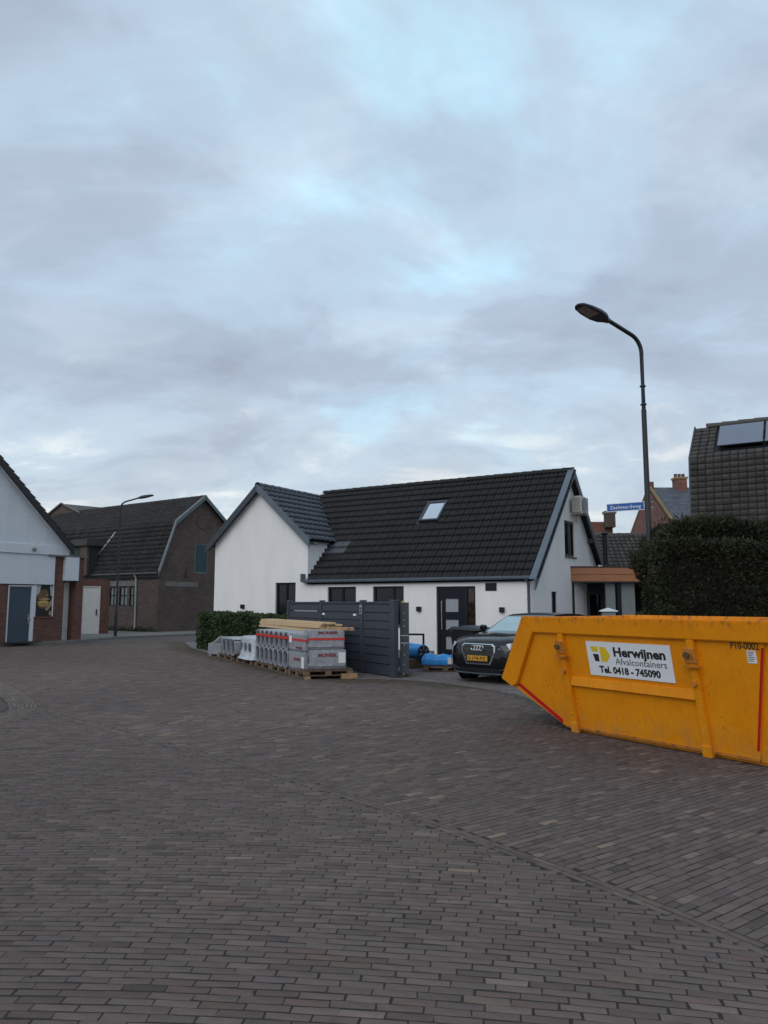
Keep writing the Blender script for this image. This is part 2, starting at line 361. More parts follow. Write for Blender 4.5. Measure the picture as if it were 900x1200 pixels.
def wall(mb, x0, x1, top, holes, P, reveal=0.12, breaks=(), z0=0.0):
    """wall surface with real openings. P(x, z, depth) -> point. top(x) -> height. holes: (x0, x1, z0, z1)"""
    xs = sorted({x0, x1, *breaks, *[h[0] for h in holes], *[h[1] for h in holes]})
    for a, b in zip(xs, xs[1:]):
        hs = sorted([h for h in holes if h[0] <= a + 1e-6 and h[1] >= b - 1e-6], key=lambda h: h[2]); z = z0
        for h in hs:
            if h[2] > z + 1e-6: mb.add([P(a, z, 0), P(b, z, 0), P(b, h[2], 0), P(a, h[2], 0)], [(0, 1, 2, 3)])
            z = h[3]
        mb.add([P(a, z, 0), P(b, z, 0), P(b, top(b), 0), P(a, top(a), 0)], [(0, 1, 2, 3)])
    for a, b, c, d in holes:
        q = [(a, c), (b, c), (b, d), (a, d)]
        for i in range(4):
            (p, r), (s, t) = q[i], q[(i + 1) % 4]
            mb.add([P(p, r, 0), P(s, t, 0), P(s, t, reveal), P(p, r, reveal)], [(0, 1, 2, 3)])
def window(parent, P, x0, x1, z0, z1, depth=0.10, fr=0.06, mull=(), name='window', fmat=None, gmat=None, trans=()):
    """window in an opening: frame bars as a mesh, glass pane(s) behind"""
    fmat = fmat or M_frame; gmat = gmat or M_glass
    def bar(mb, a, b, c, d, d0, d1):
        mb.hexa([P(a, c, d0), P(b, c, d0), P(b, c, d1), P(a, c, d1), P(a, d, d0), P(b, d, d0), P(b, d, d1), P(a, d, d1)])
    f = MB(); bar(f, x0, x0 + fr, z0, z1, depth - .05, depth + .02); bar(f, x1 - fr, x1, z0, z1, depth - .05, depth + .02)
    bar(f, x0 + fr, x1 - fr, z1 - fr, z1, depth - .05, depth + .02); bar(f, x0 + fr, x1 - fr, z0, z0 + fr, depth - .05, depth + .02)
    for m_ in mull: bar(f, m_ - fr * .5, m_ + fr * .5, z0 + fr, z1 - fr, depth - .045, depth + .015)
    for t in trans: bar(f, x0 + fr, x1 - fr, t - fr * .4, t + fr * .4, depth - .043, depth + .013)
    w = f.build(name, fmat, parent)
    edges = [x0 + fr, *mull, x1 - fr]
    for a, b in zip(edges, edges[1:]):
        g = MB(); g.hexa([P(a, z0 + fr, depth - .01), P(b, z0 + fr, depth - .01), P(b, z0 + fr, depth), P(a, z0 + fr, depth), P(a, z1 - fr, depth - .01), P(b, z1 - fr, depth - .01), P(b, z1 - fr, depth), P(a, z1 - fr, depth)])
        g.build('pane', gmat, w)
    return w

# roof tiles ---------------------------------------------------------------------------------------
def tile_verts(w, l, amp, waves, thick=0.022, n=None, scallop=0.0, lift=0.050):
    """one tile lying in x (across) / y (upslope) / z (out); lower lip at y=0"""
    n = n or (4 * waves if waves else 2)
    xs = np.linspace(0, w * (1.02 if waves else 1.0), n + 1); V = []; Fq = []
    zz = amp * (0.5 - 0.5 * np.cos(2 * np.pi * waves * xs / w)) if waves else np.zeros(n + 1)
    yl = -scallop * (np.sin(np.pi * xs / w))
    for x, z, y in zip(xs, zz, yl): V += [(x, y, z + lift - thick - .012), (x, y, z + lift), (x, l * 1.06, z)]
    for i in range(n):
        a, b = 3 * i, 3 * (i + 1); Fq += [(a, b, b + 1, a + 1), (a + 1, b + 1, b + 2, a + 2)]
    e = 3 * n; V0 = len(V); V += [(0, l * 1.06, zz[0] - .03), (w, l * 1.06, zz[-1] - .03)]
    Fq += [(0, 1, 2, V0), (e + 1, e, V0 + 1, e + 2)]
    return np.array(V, float), np.array(Fq, int)
def lay_tiles(parent, O, ex, eu, w, l, rows, cols, keep, tv, m, indiv, name='roof_tile', jitter=0.004, tone=(0.8, 1.25), order=None, special=None):
    """lay a course pattern on a slope; the tiles chosen by `indiv` are objects of their own, the rest one joined piece"""
    ex = np.array(ex, float); eu = np.array(eu, float); en = np.cross(ex, eu); en /= np.linalg.norm(en)
    V, Fq = tv; cand = []
    for r in range(rows):
        for c in range(cols):
            a, u = c * w, r * l
            if keep(a + w / 2, u + l / 2): cand.append((a, u))
    if order: cand.sort(key=order)
    variants = []
    for k in range(8):
        me = np_mesh(name, V, Fq, m); t = random.uniform(*tone); tone_attr(me, (t * random.uniform(.97, 1.03), t, t * random.uniform(.96, 1.04))); variants.append(me)
    sp = None
    if special:
        sp = np_mesh(name, V, Fq, M_tile_new); tone_attr(sp, (1, 1, 1))
    JV, JF, JT = [], [], []; off = 0
    for i, (a, u) in enumerate(cand):
        p = np.array(O, float) + ex * (a + random.uniform(-jitter, jitter)) + eu * (u + random.uniform(-jitter, jitter)) + en * random.uniform(0, jitter)
        ang = random.uniform(-.008, .008); cx_, cu_ = ex * math.cos(ang) + eu * math.sin(ang), eu * math.cos(ang) - ex * math.sin(ang)
        if i < indiv or (special and special(a, u)):
            me = sp if (special and special(a, u)) else variants[random.randrange(8)]
            o = link(name, me, parent); M = Matrix.Identity(4)
            for q in range(3): M[q][0] = cx_[q]; M[q][1] = cu_[q]; M[q][2] = en[q]; M[q][3] = p[q]
            o.matrix_local = M
        else:
            JV.append(p + V[:, :1] * cx_ + V[:, 1:2] * cu_ + V[:, 2:3] * en); JF.append(Fq + off); off += len(V)
            t = random.uniform(*tone); JT.append(np.tile((t, t, t), (len(V), 1)))
    if JV:
        me = np_mesh('roof_tiles', np.vstack(JV), np.vstack(JF), m); tone_attr(me, np.vstack(JT)); tag(link('roof_tiles', me, parent), kind='stuff')
def ridge_caps(parent, p0, p1, m, r=0.11, step=0.38, name='ridge_tile'):
    p0, p1 = Vector(p0), Vector(p1); d = (p1 - p0); L_ = d.length; d.normalize(); side = d.cross(Vector((0, 0, 1))).normalized(); up = side.cross(d)
    n = max(1, int(L_ / step)); st = L_ / n; mb = MB(); rings = []
    for rr, t in ((r * 1.0, 0.0), (r * 1.12, 0.0), (r * 0.95, st * 1.04)):
        rings.append([side * (rr * math.cos(a)) + up * (rr * math.sin(a) * .9) + d * t for a in np.linspace(math.pi + .25, -.25, 8)])
    mb.loft(rings, closed=False); me = mb.mesh(name, m); tone_attr(me, (1, 1, 1))
    for i in range(n):
        o = link(name, me, parent); o.location = p0 + d * (st * i) - up * 0.015 + Vector((0, 0, random.uniform(-.004, .004)))

# ================================================================== GROUND
def gsheet(name, pts, z, m, label=None):
    return tag(MB().add([(x, y, z) for x, y in pts], [tuple(range(len(pts)))]).build(name, m), kind='structure')
gsheet('ground', [(-900, -500), (900, -500), (900, 1800), (-900, 1800)], -0.05, M_soil)
road = gsheet('road', [(-30, -8), (24, -8), (24, 33), (-30, 33)], -0.0003, M_sand)
gsheet('far_road', [(-60, 33), (24, 33), (24, 90), (-60, 90)], -0.004, M_far_road)

def polydist(P, line):
    """signed distance to an open polyline: positive on the left of its direction"""
    best = np.full(len(P), 1e9); sgn = np.ones(len(P))
    for k, (a, b) in enumerate(zip(line, line[1:])):
        a = np.array(a); b = np.array(b); d = b - a; L_ = np.linalg.norm(d); d = d / L_
        t = (P - a) @ d; tt = np.clip(t, -1e9 if k == 0 else 0, 1e9 if k == len(line) - 2 else L_)
        q = a + tt[:, None] * d; dist = np.linalg.norm(P - q, axis=1); s = d[0] * (P[:, 1] - a[1]) - d[1] * (P[:, 0] - a[0])
        upd = dist < best; best[upd] = dist[upd]; sgn[upd] = np.sign(s[upd] + 1e-9)
    return best * sgn
def smooth_line(pts, n=8):
    out = []; P = [np.array(p, float) for p in pts]; P = [2 * P[0] - P[1]] + P + [2 * P[-1] - P[-2]]
    for i in range(1, len(P) - 2):
        for k in range(n):
            t = k / n; a, b, c, d = P[i - 1:i + 3]
            out.append(.5 * ((2 * b) + (c - a) * t + (2 * a - 5 * b + 4 * c - d) * t * t + (3 * b - a - 3 * c + d) * t ** 3))
    out.append(P[-2]); return out
SEAM = smooth_line([(-6.6, 13.1), (-5.06, 11.75), (-3.68, 10.39), (-1.0, 7.66), (0.675, 5.66), (1.884, 3.93), (3.1, 1.9)])
KERB = smooth_line([(-9.2, 34.4), (-6.75, 27.3), (-4.1, 22.6), (-2.3, 19.2), (-0.9, 17.25), (0.1, 16.95), (0.85, 16.55), (1.73, 15.4), (2.4, 14.2), (2.62, 12.6), (3.1, 11.3), (5.2, 9.6), (9, 7)])
BAND = smooth_line([(-10.6, 20.4), (-8.7, 17.25), (-6.7, 14.3), (-5.75, 12.75), (-5.5, 11.9), (-5.45, 11.2), (-5.6, 10.2), (-6.2, 8.4), (-7.2, 6.2)])
BW_ROWS = 7; BR_L, BR_W, PL, PW = 0.1925, 0.0500, 0.1985, 0.0592; BPW = 0.060
bricks = []   # arrays: cx, cy, ang, hl, hw, zone
def clip_len(cx, cy, ang, hl, dfun, margin):
    ux, uy = np.cos(ang), np.sin(ang)
    e0 = np.c_[cx - ux * hl, cy - uy * hl]; e1 = np.c_[cx + ux * hl, cy + uy * hl]
    d0, d1 = dfun(e0) - margin, dfun(e1) - margin
    t0 = np.zeros(len(cx)); t1 = np.ones(len(cx)); s = (d1 - d0); s[np.abs(s) < 1e-9] = 1e-9; tc = np.clip(-d0 / s, 0, 1)
    t0 = np.where((d0 < 0) & (d1 > 0), tc, t0); t1 = np.where((d0 > 0) & (d1 < 0), tc, t1)
    ok = ~((d0 <= 0) & (d1 <= 0))
    nhl = hl * (t1 - t0); mid = (t0 + t1) - 1
    ncx = cx + ux * hl * mid; ncy = cy + uy * hl * mid
    ok &= nhl > 0.022
    return ncx[ok], ncy[ok], ang[ok], nhl[ok]
def infield(cx, cy): return (np.abs(cx) < 0.56 * cy + 1.3) & (cy > 1.9) & (cy < 32.9)
def add_zone(cx, cy, ang, zone, clips, hw=BR_W / 2, hl0=BR_L / 2):
    k = infield(cx, cy); cx, cy, ang = cx[k], cy[k], ang[k]; hl = np.full(len(cx), hl0)
    for fn, mg in clips: cx, cy, ang, hl = clip_len(cx, cy, ang, hl, fn, mg)
    bricks.append((cx, cy, ang, hl, np.full(len(cx), hw), np.full(len(cx), zone)))
def rows(s0, s1, t0, t1, pl=PL, pw=PW):
    nr = int((t1 - t0) / pw); nc = int((s1 - s0) / pl); t = t0 + pw * np.arange(nr); s = s0 + pl * np.arange(nc)
    S = s[None, :] + (np.arange(nr)[:, None] % 2) * pl / 2 + rng.uniform(-.035, .035, (nr, 1)); T = np.repeat(t[:, None], nc, 1); return S.ravel(), T.ravel()
dS = lambda P: polydist(P, SEAM)      # >0 : far / right side (left of the direction towards the camera)
dK = lambda P: polydist(P, KERB)      # >0 : the house's side of the kerb
dB = lambda P: polydist(P, BAND)
# foreground: courses almost square to the view, bowed a little
S, T = rows(-9, 4.5, 0.5, 16); X = S; Y = T - 0.13 * S - 0.033 * S * S
add_zone(X, Y, np.arctan(-0.13 - 0.066 * S), 0, [(lambda P: -dS(P), 0.062), (dB, 0.0)])
# right and far part: courses running up to the right
th = math.atan2(.595, .804); S, T = rows(-32, 34, -26, 34, .188, .0685)
add_zone(S * math.cos(th) - T * math.sin(th), S * math.sin(th) + T * math.cos(th), np.full(len(S), th), 1, [(dS, 0.062), (lambda P: -dK(P), 0.07), (dB, 0.0)], hw=.0295, hl0=.0910)
# driveway in front of the white house, paler blocks
th2 = R(-31.6); S, T = rows(-26, 26, -6, 46, .2105, .1055)
add_zone(S * math.cos(th2) - T * math.sin(th2), S * math.sin(th2) + T * math.cos(th2), np.full(len(S), th2), 2, [(dK, 0.08)], hw=.0495, hl0=.1015)
# paving inside the side street's kerb band
S, T = rows(-30, 30, -6, 30); th3 = R(12)
add_zone(S * math.cos(th3) - T * math.sin(th3), S * math.sin(th3) + T * math.cos(th3), np.full(len(S), th3), 3, [(lambda P: -dB(P), BW_ROWS * BPW + .03)])
def along(line, off, zone, start=0.0):
    L_ = [np.array(p) for p in line]; seg = [np.linalg.norm(b - a) for a, b in zip(L_, L_[1:])]; tot = sum(seg); cx, cy, an = [], [], []; s = start
    while s < tot:
        a = s
        for k, g in enumerate(seg):
            if a <= g: break
            a -= g
        d = (L_[k + 1] - L_[k]) / seg[k]; nrm = np.array((-d[1], d[0])); p = L_[k] + d * a + nrm * off
        cx.append(p[0]); cy.append(p[1]); an.append(math.atan2(d[1], d[0])); s += PL
    add_zone(np.array(cx), np.array(cy), np.array(an), zone, [])
for j in range(2): along(SEAM, -.029 + j * .058, 0.5, j * .1)
for j in range(BW_ROWS): along(BAND, -(j + .5) * BPW, 4, (j % 2) * .105)
for j in range(2): along(KERB, -.03 + j * .058, 5, j * .1)
bx, by, ba, bl, bw, bz = [np.concatenate(c) for c in zip(*bricks)]
nb = len(bx); ba = ba + rng.normal(0, .009, nb); bx = bx + rng.normal(0, .0012, nb); by = by + rng.normal(0, .0012, nb)
bh = rng.normal(0, .0005, nb) + .0017
bl = bl + rng.normal(0, .0016, nb); bwv = bw + rng.normal(0, .0012, nb)
t = np.clip(rng.normal(1.0, .095, nb), .65, 1.4)
tone = np.c_[t * rng.normal(1, .02, nb), t, t * rng.normal(1.0, .025, nb)]
rr = rng.random(nb)
red = rr < .075; tone[red] = (t[red] * .95)[:, None] * np.array((1.04, .95, .92))
bl_ = (rr > .12) & (rr < .22); tone[bl_] *= np.array((.99, .985, .99))
dk = (rr > .25) & (rr < .31); tone[dk] *= .72
yel = (bz < 2) & (bz != .5) & (rr > .50) & (rr < np.where(bz == 1, .526, .5028)); tone[yel] = np.array((1.72, 1.66, 1.42)) * rng.uniform(.8, 1.15, yel.sum())[:, None]
pale = (rr > .60) & (rr < np.where(bz == 1, .65, .61)); tone[pale] *= 1.38
patch = 1 + .13 * np.sin(bx * .55 + 1.3 * np.sin(by * .31)) * np.sin(by * .43 + .8 * np.sin(bx * .5)) ; tone *= patch[:, None]
dwy = bz == 2; tone[dwy] = tone[dwy] * np.array((1.42, 1.62, 1.78))
inn = bz == 3; tone[inn] *= np.array((.86, .93, .90)); tone[bz == 4] *= np.array((1.28, 1.30, 1.24))
tone[bz == 5] *= np.array((.80, .80, .74))
# moss and dirt collected along the kerb by the fence
kd = np.abs(polydist(np.c_[bx, by], KERB)); moss = (kd < .55 + .35 * rng.random(nb)) & (by > 15.2) & (bz != 2)
tone[moss] *= np.array((.72, .72, .58))
# template: chamfered block with open bottom
def brick_verts(hl, hw, zt, ch=.0022, zb=-.03):
    n = len(hl); V = np.zeros((n, 12, 3)); sx = np.array([-1, 1, 1, -1]); sy = np.array([-1, -1, 1, 1])
    wob = rng.normal(0, .0021, (n, 12, 2))
    for k in range(4):
        V[:, k, 0] = sx[k] * (hl - ch); V[:, k, 1] = sy[k] * (hw - ch); V[:, k, 2] = zt
        V[:, 4 + k, 0] = sx[k] * hl; V[:, 4 + k, 1] = sy[k] * hw; V[:, 4 + k, 2] = zt - ch * .5
        V[:, 8 + k, 0] = sx[k] * hl; V[:, 8 + k, 1] = sy[k] * hw; V[:, 8 + k, 2] = zb
    V[:, :4, :2] += wob[:, :4]; V[:, 4:8, :2] += wob[:, :4]; V[:, 8:, :2] += wob[:, :4]
    V[:, :4, 2] += rng.normal(0, .0005, (n, 4))
    return V
BF = np.array([(0, 1, 2, 3)] + [(4 + k, 4 + (k + 1) % 4, (k + 1) % 4, k) for k in range(4)] + [(8 + k, 8 + (k + 1) % 4, 4 + (k + 1) % 4, 4 + k) for k in range(4)])
depth = by + 0
vis = (np.abs(bx) < .505 * by) & (by > 3.32) & (bl > .08)
idx = np.argsort(np.where(vis, depth, 1e6))[:300]
single = np.zeros(nb, bool); single[idx] = True
V = brick_verts(bl, bwv, np.zeros(nb)); ca, sa = np.cos(ba)[:, None], np.sin(ba)[:, None]
W = np.empty_like(V); W[..., 0] = V[..., 0] * ca - V[..., 1] * sa + bx[:, None]; W[..., 1] = V[..., 0] * sa + V[..., 1] * ca + by[:, None]; W[..., 2] = V[..., 2] + bh[:, None]
rest = np.where(~single)[0]
fm = np_mesh('paving_bricks', W[rest].reshape(-1, 3), (BF[None] + 12 * np.arange(len(rest))[:, None, None]).reshape(-1, 4), M_brickpave)
tone_attr(fm, np.repeat(tone[rest], 12, 0))
tag(link('paving_bricks', fm, road), kind='stuff')
for i in idx:
    me = np_mesh('paving_brick', V[i], BF, M_brickpave); tone_attr(me, tone[i])
    o = link('paving_brick', me, road); o.location = (bx[i], by[i], bh[i]); o.rotation_euler = (0, 0, ba[i])
# fine litter: pale grit and leaf crumbs lying on the paving
def specks(name, n, m, size, seed):
    g = np.random.default_rng(seed); y = 2.6 + 16 * g.random(n) ** 1.6; x = (g.random(n) * 2 - 1) * (.55 * y + .3); vs_, fs_ = [], []
    for k in range(n):
        r = size * g.uniform(.5, 1.3); a = g.random() * 6.28; z = .0025
        vs_ += [(x[k] + r * math.cos(a + q * 1.57) * (1 if q % 2 else .55), y[k] + r * math.sin(a + q * 1.57) * (1 if q % 2 else .55), z) for q in range(4)] + [(x[k], y[k], z + r * .6)]
        o = 5 * k; fs_ += [(o, o + 1, o + 4), (o + 1, o + 2, o + 4), (o + 2, o + 3, o + 4), (o + 3, o, o + 4)]
    tag(MB().add(vs_, fs_).build(name, m), name == 'grit' and 'pale grit scattered over the brick paving' or 'brown leaf crumbs scattered over the brick paving', 'litter', kind='stuff')
specks('grit', 110, M_conc, .006, 3)
specks('leaf_crumbs', 240, M_bark, .010, 4)

# ================================================================== WHITE HOUSE
HROT = R(-31.63)
house = thing('white_house', (4.416, 22.674, 0), HROT, 'white stucco house with black tiled roof, front gable wing and skylight', 'house')
WX0, WX1, EZ, RZ, RY, WE, WP = -12.97, -8.41, 2.53, 6.25, 3.82, 4.0, 6.0
WM = (WX0 + WX1) / 2
SL = (RZ - EZ) / RY
PF = lambda x, z, d: (x, d, z)                 # front wall
PG = lambda y, z, d: (-d, y, z)                # right gable wall
w = MB()
def ftop(x):
    if x <= WX1 + 1e-6 : return WE + (WP - WE) * (1 - abs(x - WM) / ((WX1 - WX0) / 2))
    return EZ - .03
holes_w = [(-9.89, -8.95, 0.0, 2.42)]
holes_m = [(-7.52, -6.32, 0.95, 2.24), (-5.63, -4.42, 0.95, 2.24), (-3.21, -1.83, 0.03, 2.21)]
wall(w, WX0, WX1, ftop, holes_w, PF, .16, (WM,))
wall(w, WX1, 0.0, lambda x: EZ - .03, holes_m, PF, .16)
gtop = lambda y: EZ - .03 + SL * (RY - abs(y - RY))
holes_g = [(3.30, 4.42, 3.28, 4.50), (1.82, 2.36, 1.0, 2.05)]
wall(w, 0.0, 2 * RY, gtop, holes_g, PG, .14, (RY,))
# wing's right cheek, left side wall, back
w.add([(WX1, 0, 0.5), (WX1, 4.2, 0.5), (WX1, 4.2, WE), (WX1, 0, WE)], [(0, 1, 2, 3)])
w.add([(WX0, 0, 0), (WX0, 7.64, 0), (WX0, 7.64, WE), (WX0, 0, WE)], [(0, 1, 2, 3)])
w.add([(WX0, 7.64, 0), (0, 7.64, 0), (0, 7.64, EZ), (WX0, 7.64, EZ)], [(0, 1, 2, 3)])
w.build('wall', M_stucco, house)
# plinth strip of dark render
MB().box(WX0 - .01, -3.3, -.015, .02, 0, .16).box(-1.75, .012, -.015, .02, 0, .16).box(-.02, .015, .02, 7.64, 0, .16).build('plinth', M_conc, house)
window(house, PF, -9.89, -8.95, 0.0, 2.42, .12, .07, (-9.42,))
window(house, PF, -7.52, -6.32, 0.95, 2.24, .12, .07, (-6.92,))
window(house, PF, -5.63, -4.42, 0.95, 2.24, .12, .07, (-4.85,))
window(house, PG, 3.30, 4.42, 3.28, 4.50, .10, .075, (3.86,))
window(house, PG, 1.82, 2.36, 1.0, 2.05, .10, .05)
for a, b, z in ((-7.56, -6.28, .95), (-5.67, -4.38, .95)): MB().box(a, b, -.05, .12, z - .05, z - .002).build('window_sill', M_anthra, house, .005)
MB().box(-.12, .05, 3.24, 4.48, 3.23, 3.277).build('window_sill', M_conc, house, .005)
# front door: leaf with three frosted lights, side light, long steel pull
df = MB().box(-3.21, -3.12, .06, .14, .03, 2.21).box(-2.22, -2.14, .06, .14, .03, 2.21).box(-1.90, -1.83, .06, .14, .03, 2.21).box(-3.12, -2.22, .06, .14, 2.13, 2.21).box(-2.14, -1.90, .06, .14, 2.13, 2.21)
door = df.build('front_door', M_frame, house)
leaf = MB(); lx0, lx1 = -3.12, -2.22
wall(leaf, lx0, lx1, lambda x: 2.13, [(-2.92, -2.46, 1.40, 1.82), (-2.92, -2.46, .83, 1.16), (-2.92, -2.46, .22, .62)], lambda x, z, d: (x, .075 + d, z), .03, (), .03)
leaf.build('door_leaf', M_door, door)
for z0_, z1_ in ((1.40, 1.82), (.83, 1.16), (.22, .62)): MB().box(-2.92, -2.46, .10, .112, z0_, z1_).build('frosted_pane', M_frost, door)
MB().tube([(-3.03, .02, .85), (-3.03, .02, 1.75)], .017, 8).tube([(-3.03, .02, .95), (-3.03, .085, .95)], .011, 6).tube([(-3.03, .02, 1.65), (-3.03, .085, 1.65)], .011, 6).build('pull_handle', M_steel, door, 0, True)
MB().box(-2.14, -1.90, .11, .12, .03, 2.13).build('side_light', mat('side_light_glass', (.030, .020, .014), .08, .8, 6, spec=.5), door)
MB().box(-3.3, -1.75, -.35, .15, 0.0, .05).build('doorstep', M_conc, house, .01)
# wall lamps, vent, house fittings
def wall_lamp(x, z): MB().box(x - .075, x + .075, -.10, .0, z - .075, z + .075).box(x - .05, x + .05, -.07, -.03, z - .085, z - .075).build('wall_lamp', M_frame, house, .006)
wall_lamp(-3.83, 1.49); wall_lamp(-.93, 1.48); wall_lamp(-11.45, 1.55)
ZV = -.06
v = MB().box(-1.48, -1.44, -.02, 0, 2.12, 2.36).box(-1.15, -1.11, -.02, 0, 2.12, 2.36).box(-1.44, -1.15, -.02, 0, 2.33, 2.36).box(-1.44, -1.15, -.02, 0, 2.12, 2.15).box(-1.44, -1.15, -.004, -.001, 2.15, 2.33)
vent = v.xf(Matrix.Translation((0, 0, ZV))).build('wall_vent', M_frame, house)
for k in range(4): MB().box(-1.44, -1.15, -.016, -.005, 2.165 + ZV + .043 * k, 2.18 + ZV + .043 * k).build('slat', M_black, vent)
# gutters and down pipe
def gutter(x0, x1, y, z, r=.07):
    prof = [(-r, 0), (-r * .95, -.06), (-r * .5, -.105), (r * .5, -.105), (r * .95, -.06), (r, 0), (r * .8, 0), (r * .75, -.05), (0, -.085), (-r * .75, -.05), (-r * .8, 0)]
    return MB().prism([(y + a, z + b) for a, b in prof], lambda a, b: (x0, a, b), lambda a, b: (x1, a, b))
gutter(-8.50, .06, -.14, 2.50, .062).build('gutter', M_verge, house)
MB().box(-8.56, -8.50, -.24, -.005, 2.42, 2.72).build('gutter_end_board', M_verge, house, .004)
MB().box(-8.40, 0, -.028, -.005, 2.40, 2.47).build('fascia', M_zinc, house)
MB().tube([(-.10, -.14, 2.48), (-.10, -.14, 2.38), (-.06, -.05, 2.26), (-.06, -.05, .05)], .043, 10).build('down_pipe', M_zinc, house, 0, True)
for z in (.7, 1.8): MB().lathe([(.05, -.012), (.055, 0), (.05, .012)], 10, 'z', (-.06, -.05, z)).build('pipe_clip', M_zinc, house)
# roof decks
OH = .10; dn = Vector((0, -SL, 1)).normalized()
XD = WX1 + .02
roof = MB().add([(XD, -OH, EZ - OH * SL), (.22, -OH, EZ - OH * SL), (.22, RY, RZ), (XD, RY, RZ), (XD, 2 * RY + .1, EZ - .1 * SL), (.22, 2 * RY + .1, EZ - .1 * SL)], [(0, 1, 2, 3), (3, 2, 5, 4)])
roof.add([(x, y, z - .09) for x, y, z in roof.v], [(3, 2, 1, 0), (4, 5, 2, 3)])
roof.add([(WM, 1.3, EZ + 1.3 * SL), (XD, 1.3, EZ + 1.3 * SL), (XD, RY, RZ), (WM, RY, RZ)], [(0, 1, 2, 3)])
roof = roof.build('main_roof', M_frame, house)
usl = np.array((0, 1, SL)) / math.sqrt(1 + SL * SL); SLEN = RY * math.sqrt(1 + SL * SL)
rows_n = 15; rl = (SLEN + .20) / rows_n; tw = .30
O_main = np.array((-8.40, -.13, EZ - .13 * SL + .012)); ncol = int(round((.20 + 8.40) / tw)) + 7
O_main = O_main - np.array((7 * tw, 0, 0))
WS = (WP - WE) / ((WX1 - WX0) / 2)
def keep_main(a, u):
    x = O_main[0] + a; y, z = O_main[1] + u * usl[1], O_main[2] + u * usl[2]
    if x > .2: return False
    if x < WX1 - .04:                                   # under the wing roof: only above the valley
        zw = WP + .1 - WS * abs(x - WM)
        return z > zw and x > WM - .2
    sky_hole = (-5.08 < x < -4.06) and (4.50 < z < 5.46)
    return not sky_hole
lay_tiles(roof, O_main, (1, 0, 0), usl, tw, rl, rows_n, ncol, keep_main, tile_verts(tw, rl, .042, 2, n=10, lift=.042), M_tile, 300, order=lambda c: -(c[0] - .35 * c[1]),
          tone=(.78, 1.25), special=lambda a, u: 1.2 < u < 1.9 and -8.45 < O_main[0] + a < -7.75 and keep_main(a + tw / 2, u + rl / 2))
ridge_caps(roof, (WM + .2, RY, RZ + .045), (.20, RY, RZ + .045), M_tile, .12, .36)
# skylight
sb = basis((-4.57, 0, 0), (1, 0, 0), tuple(usl)); c0 = Vector((-4.57, (4.95 - EZ) / SL, 4.95)); sb.translation = c0
sk = MB().box(-.40, -.33, -.56, .56, 0, .12).box(.33, .40, -.56, .56, 0, .12).box(-.33, .33, -.56, -.49, 0, .12).box(-.33, .33, .49, .56, 0, .12).xf(sb).build('skylight', M_anthra, house)
MB().box(-.62, -.402, -.72, .74, .0, .035).box(.402, .62, -.72, .74, 0, .035).box(-.402, .402, .562, .74, 0, .035).box(-.402, .402, -.72, -.562, 0, .035).xf(sb).build('flashing', M_tile_new, sk)
MB().box(-.33, .33, -.49, .49, .06, .085).xf(sb).build('pane', mat('skylight_glass', (0.86, 0.93, 0.95), 0.03, 0.0, metal=1.0), sk)
# verge boards of the right gable, soffit
def verge(x0, x1, pts, th, name='verge_board', m=None):
    for (ya, za), (yb, zb) in zip(pts, pts[1:]):
        MB().prism([(ya, za), (yb, zb), (yb, zb - th), (ya, za - th)], lambda a, b: (x0, a, b), lambda a, b: (x1, a, b)).build(name, m or M_verge, house, .004)
vz = .13
verge(.20, .25, [(-.28, EZ - .28 * SL + vz), (RY, RZ + vz)], .34)
verge(.20, .25, [(RY + .002, RZ + vz), (2 * RY + .12, EZ - .12 * SL + vz)], .34, m=M_anthra)
MB().prism([(-.26, EZ - .26 * SL + vz + .012), (RY - .0, RZ + vz + .012), (RY, RZ + vz - .02), (-.26, EZ - .26 * SL + vz - .02)], lambda a, b: (.05, a, b), lambda a, b: (.262, a, b)).build('verge_cap', M_verge, house)
for y in (4.9, 6.0, 7.1): MB().box(0, .2, y - .06, y + .06, gtop(y) - .22, gtop(y) - .05).build('purlin_end', M_anthra, house)
# wing roof
WO = .22
wr = MB()
wr.add([(WM, -WO, WP + .08), (WX1 + .2, -WO, WE + .08 - .2 * WS), (WX1 + .2, 1.7, WE + .08 - .2 * WS), (WM, RY + .1, WP + .08), (WX0 - .25, -WO, WE + .08 - .25 * WS), (WX0 - .25, 8.0, WE + .08 - .25 * WS), (WM, 8.0, WP + .08)],
       [(0, 1, 2, 3), (0, 3, 6, 5, 4)])
wroof = wr.build('wing_roof', M_frame, house)
wu = np.array((-1, 0, WS)) / math.sqrt(1 + WS * WS); wsl = ((WX1 - WX0) / 2 + .2) * math.sqrt(1 + WS * WS)
wrn = 10; wl_ = wsl / wrn; Ow = np.array((WX1 + .22, -WO + .03, WE + .10 - .2 * WS))
def keep_wing(a, u):
    y = Ow[1] + a; x = Ow[0] + u * wu[0]; z = Ow[2] + u * wu[2]
    return EZ + SL * y < z + .12
lay_tiles(wroof, Ow, (0, 1, 0), wu, .30, wl_, wrn, 15, keep_wing, tile_verts(.30, wl_, .045, 1, n=4), M_tile_new, 60, order=lambda c: c[0], tone=(.9, 1.1))
ridge_caps(wroof, (WM, -WO, WP + .13), (WM, RY + .05, WP + .13), M_tile_new, .11, .38)
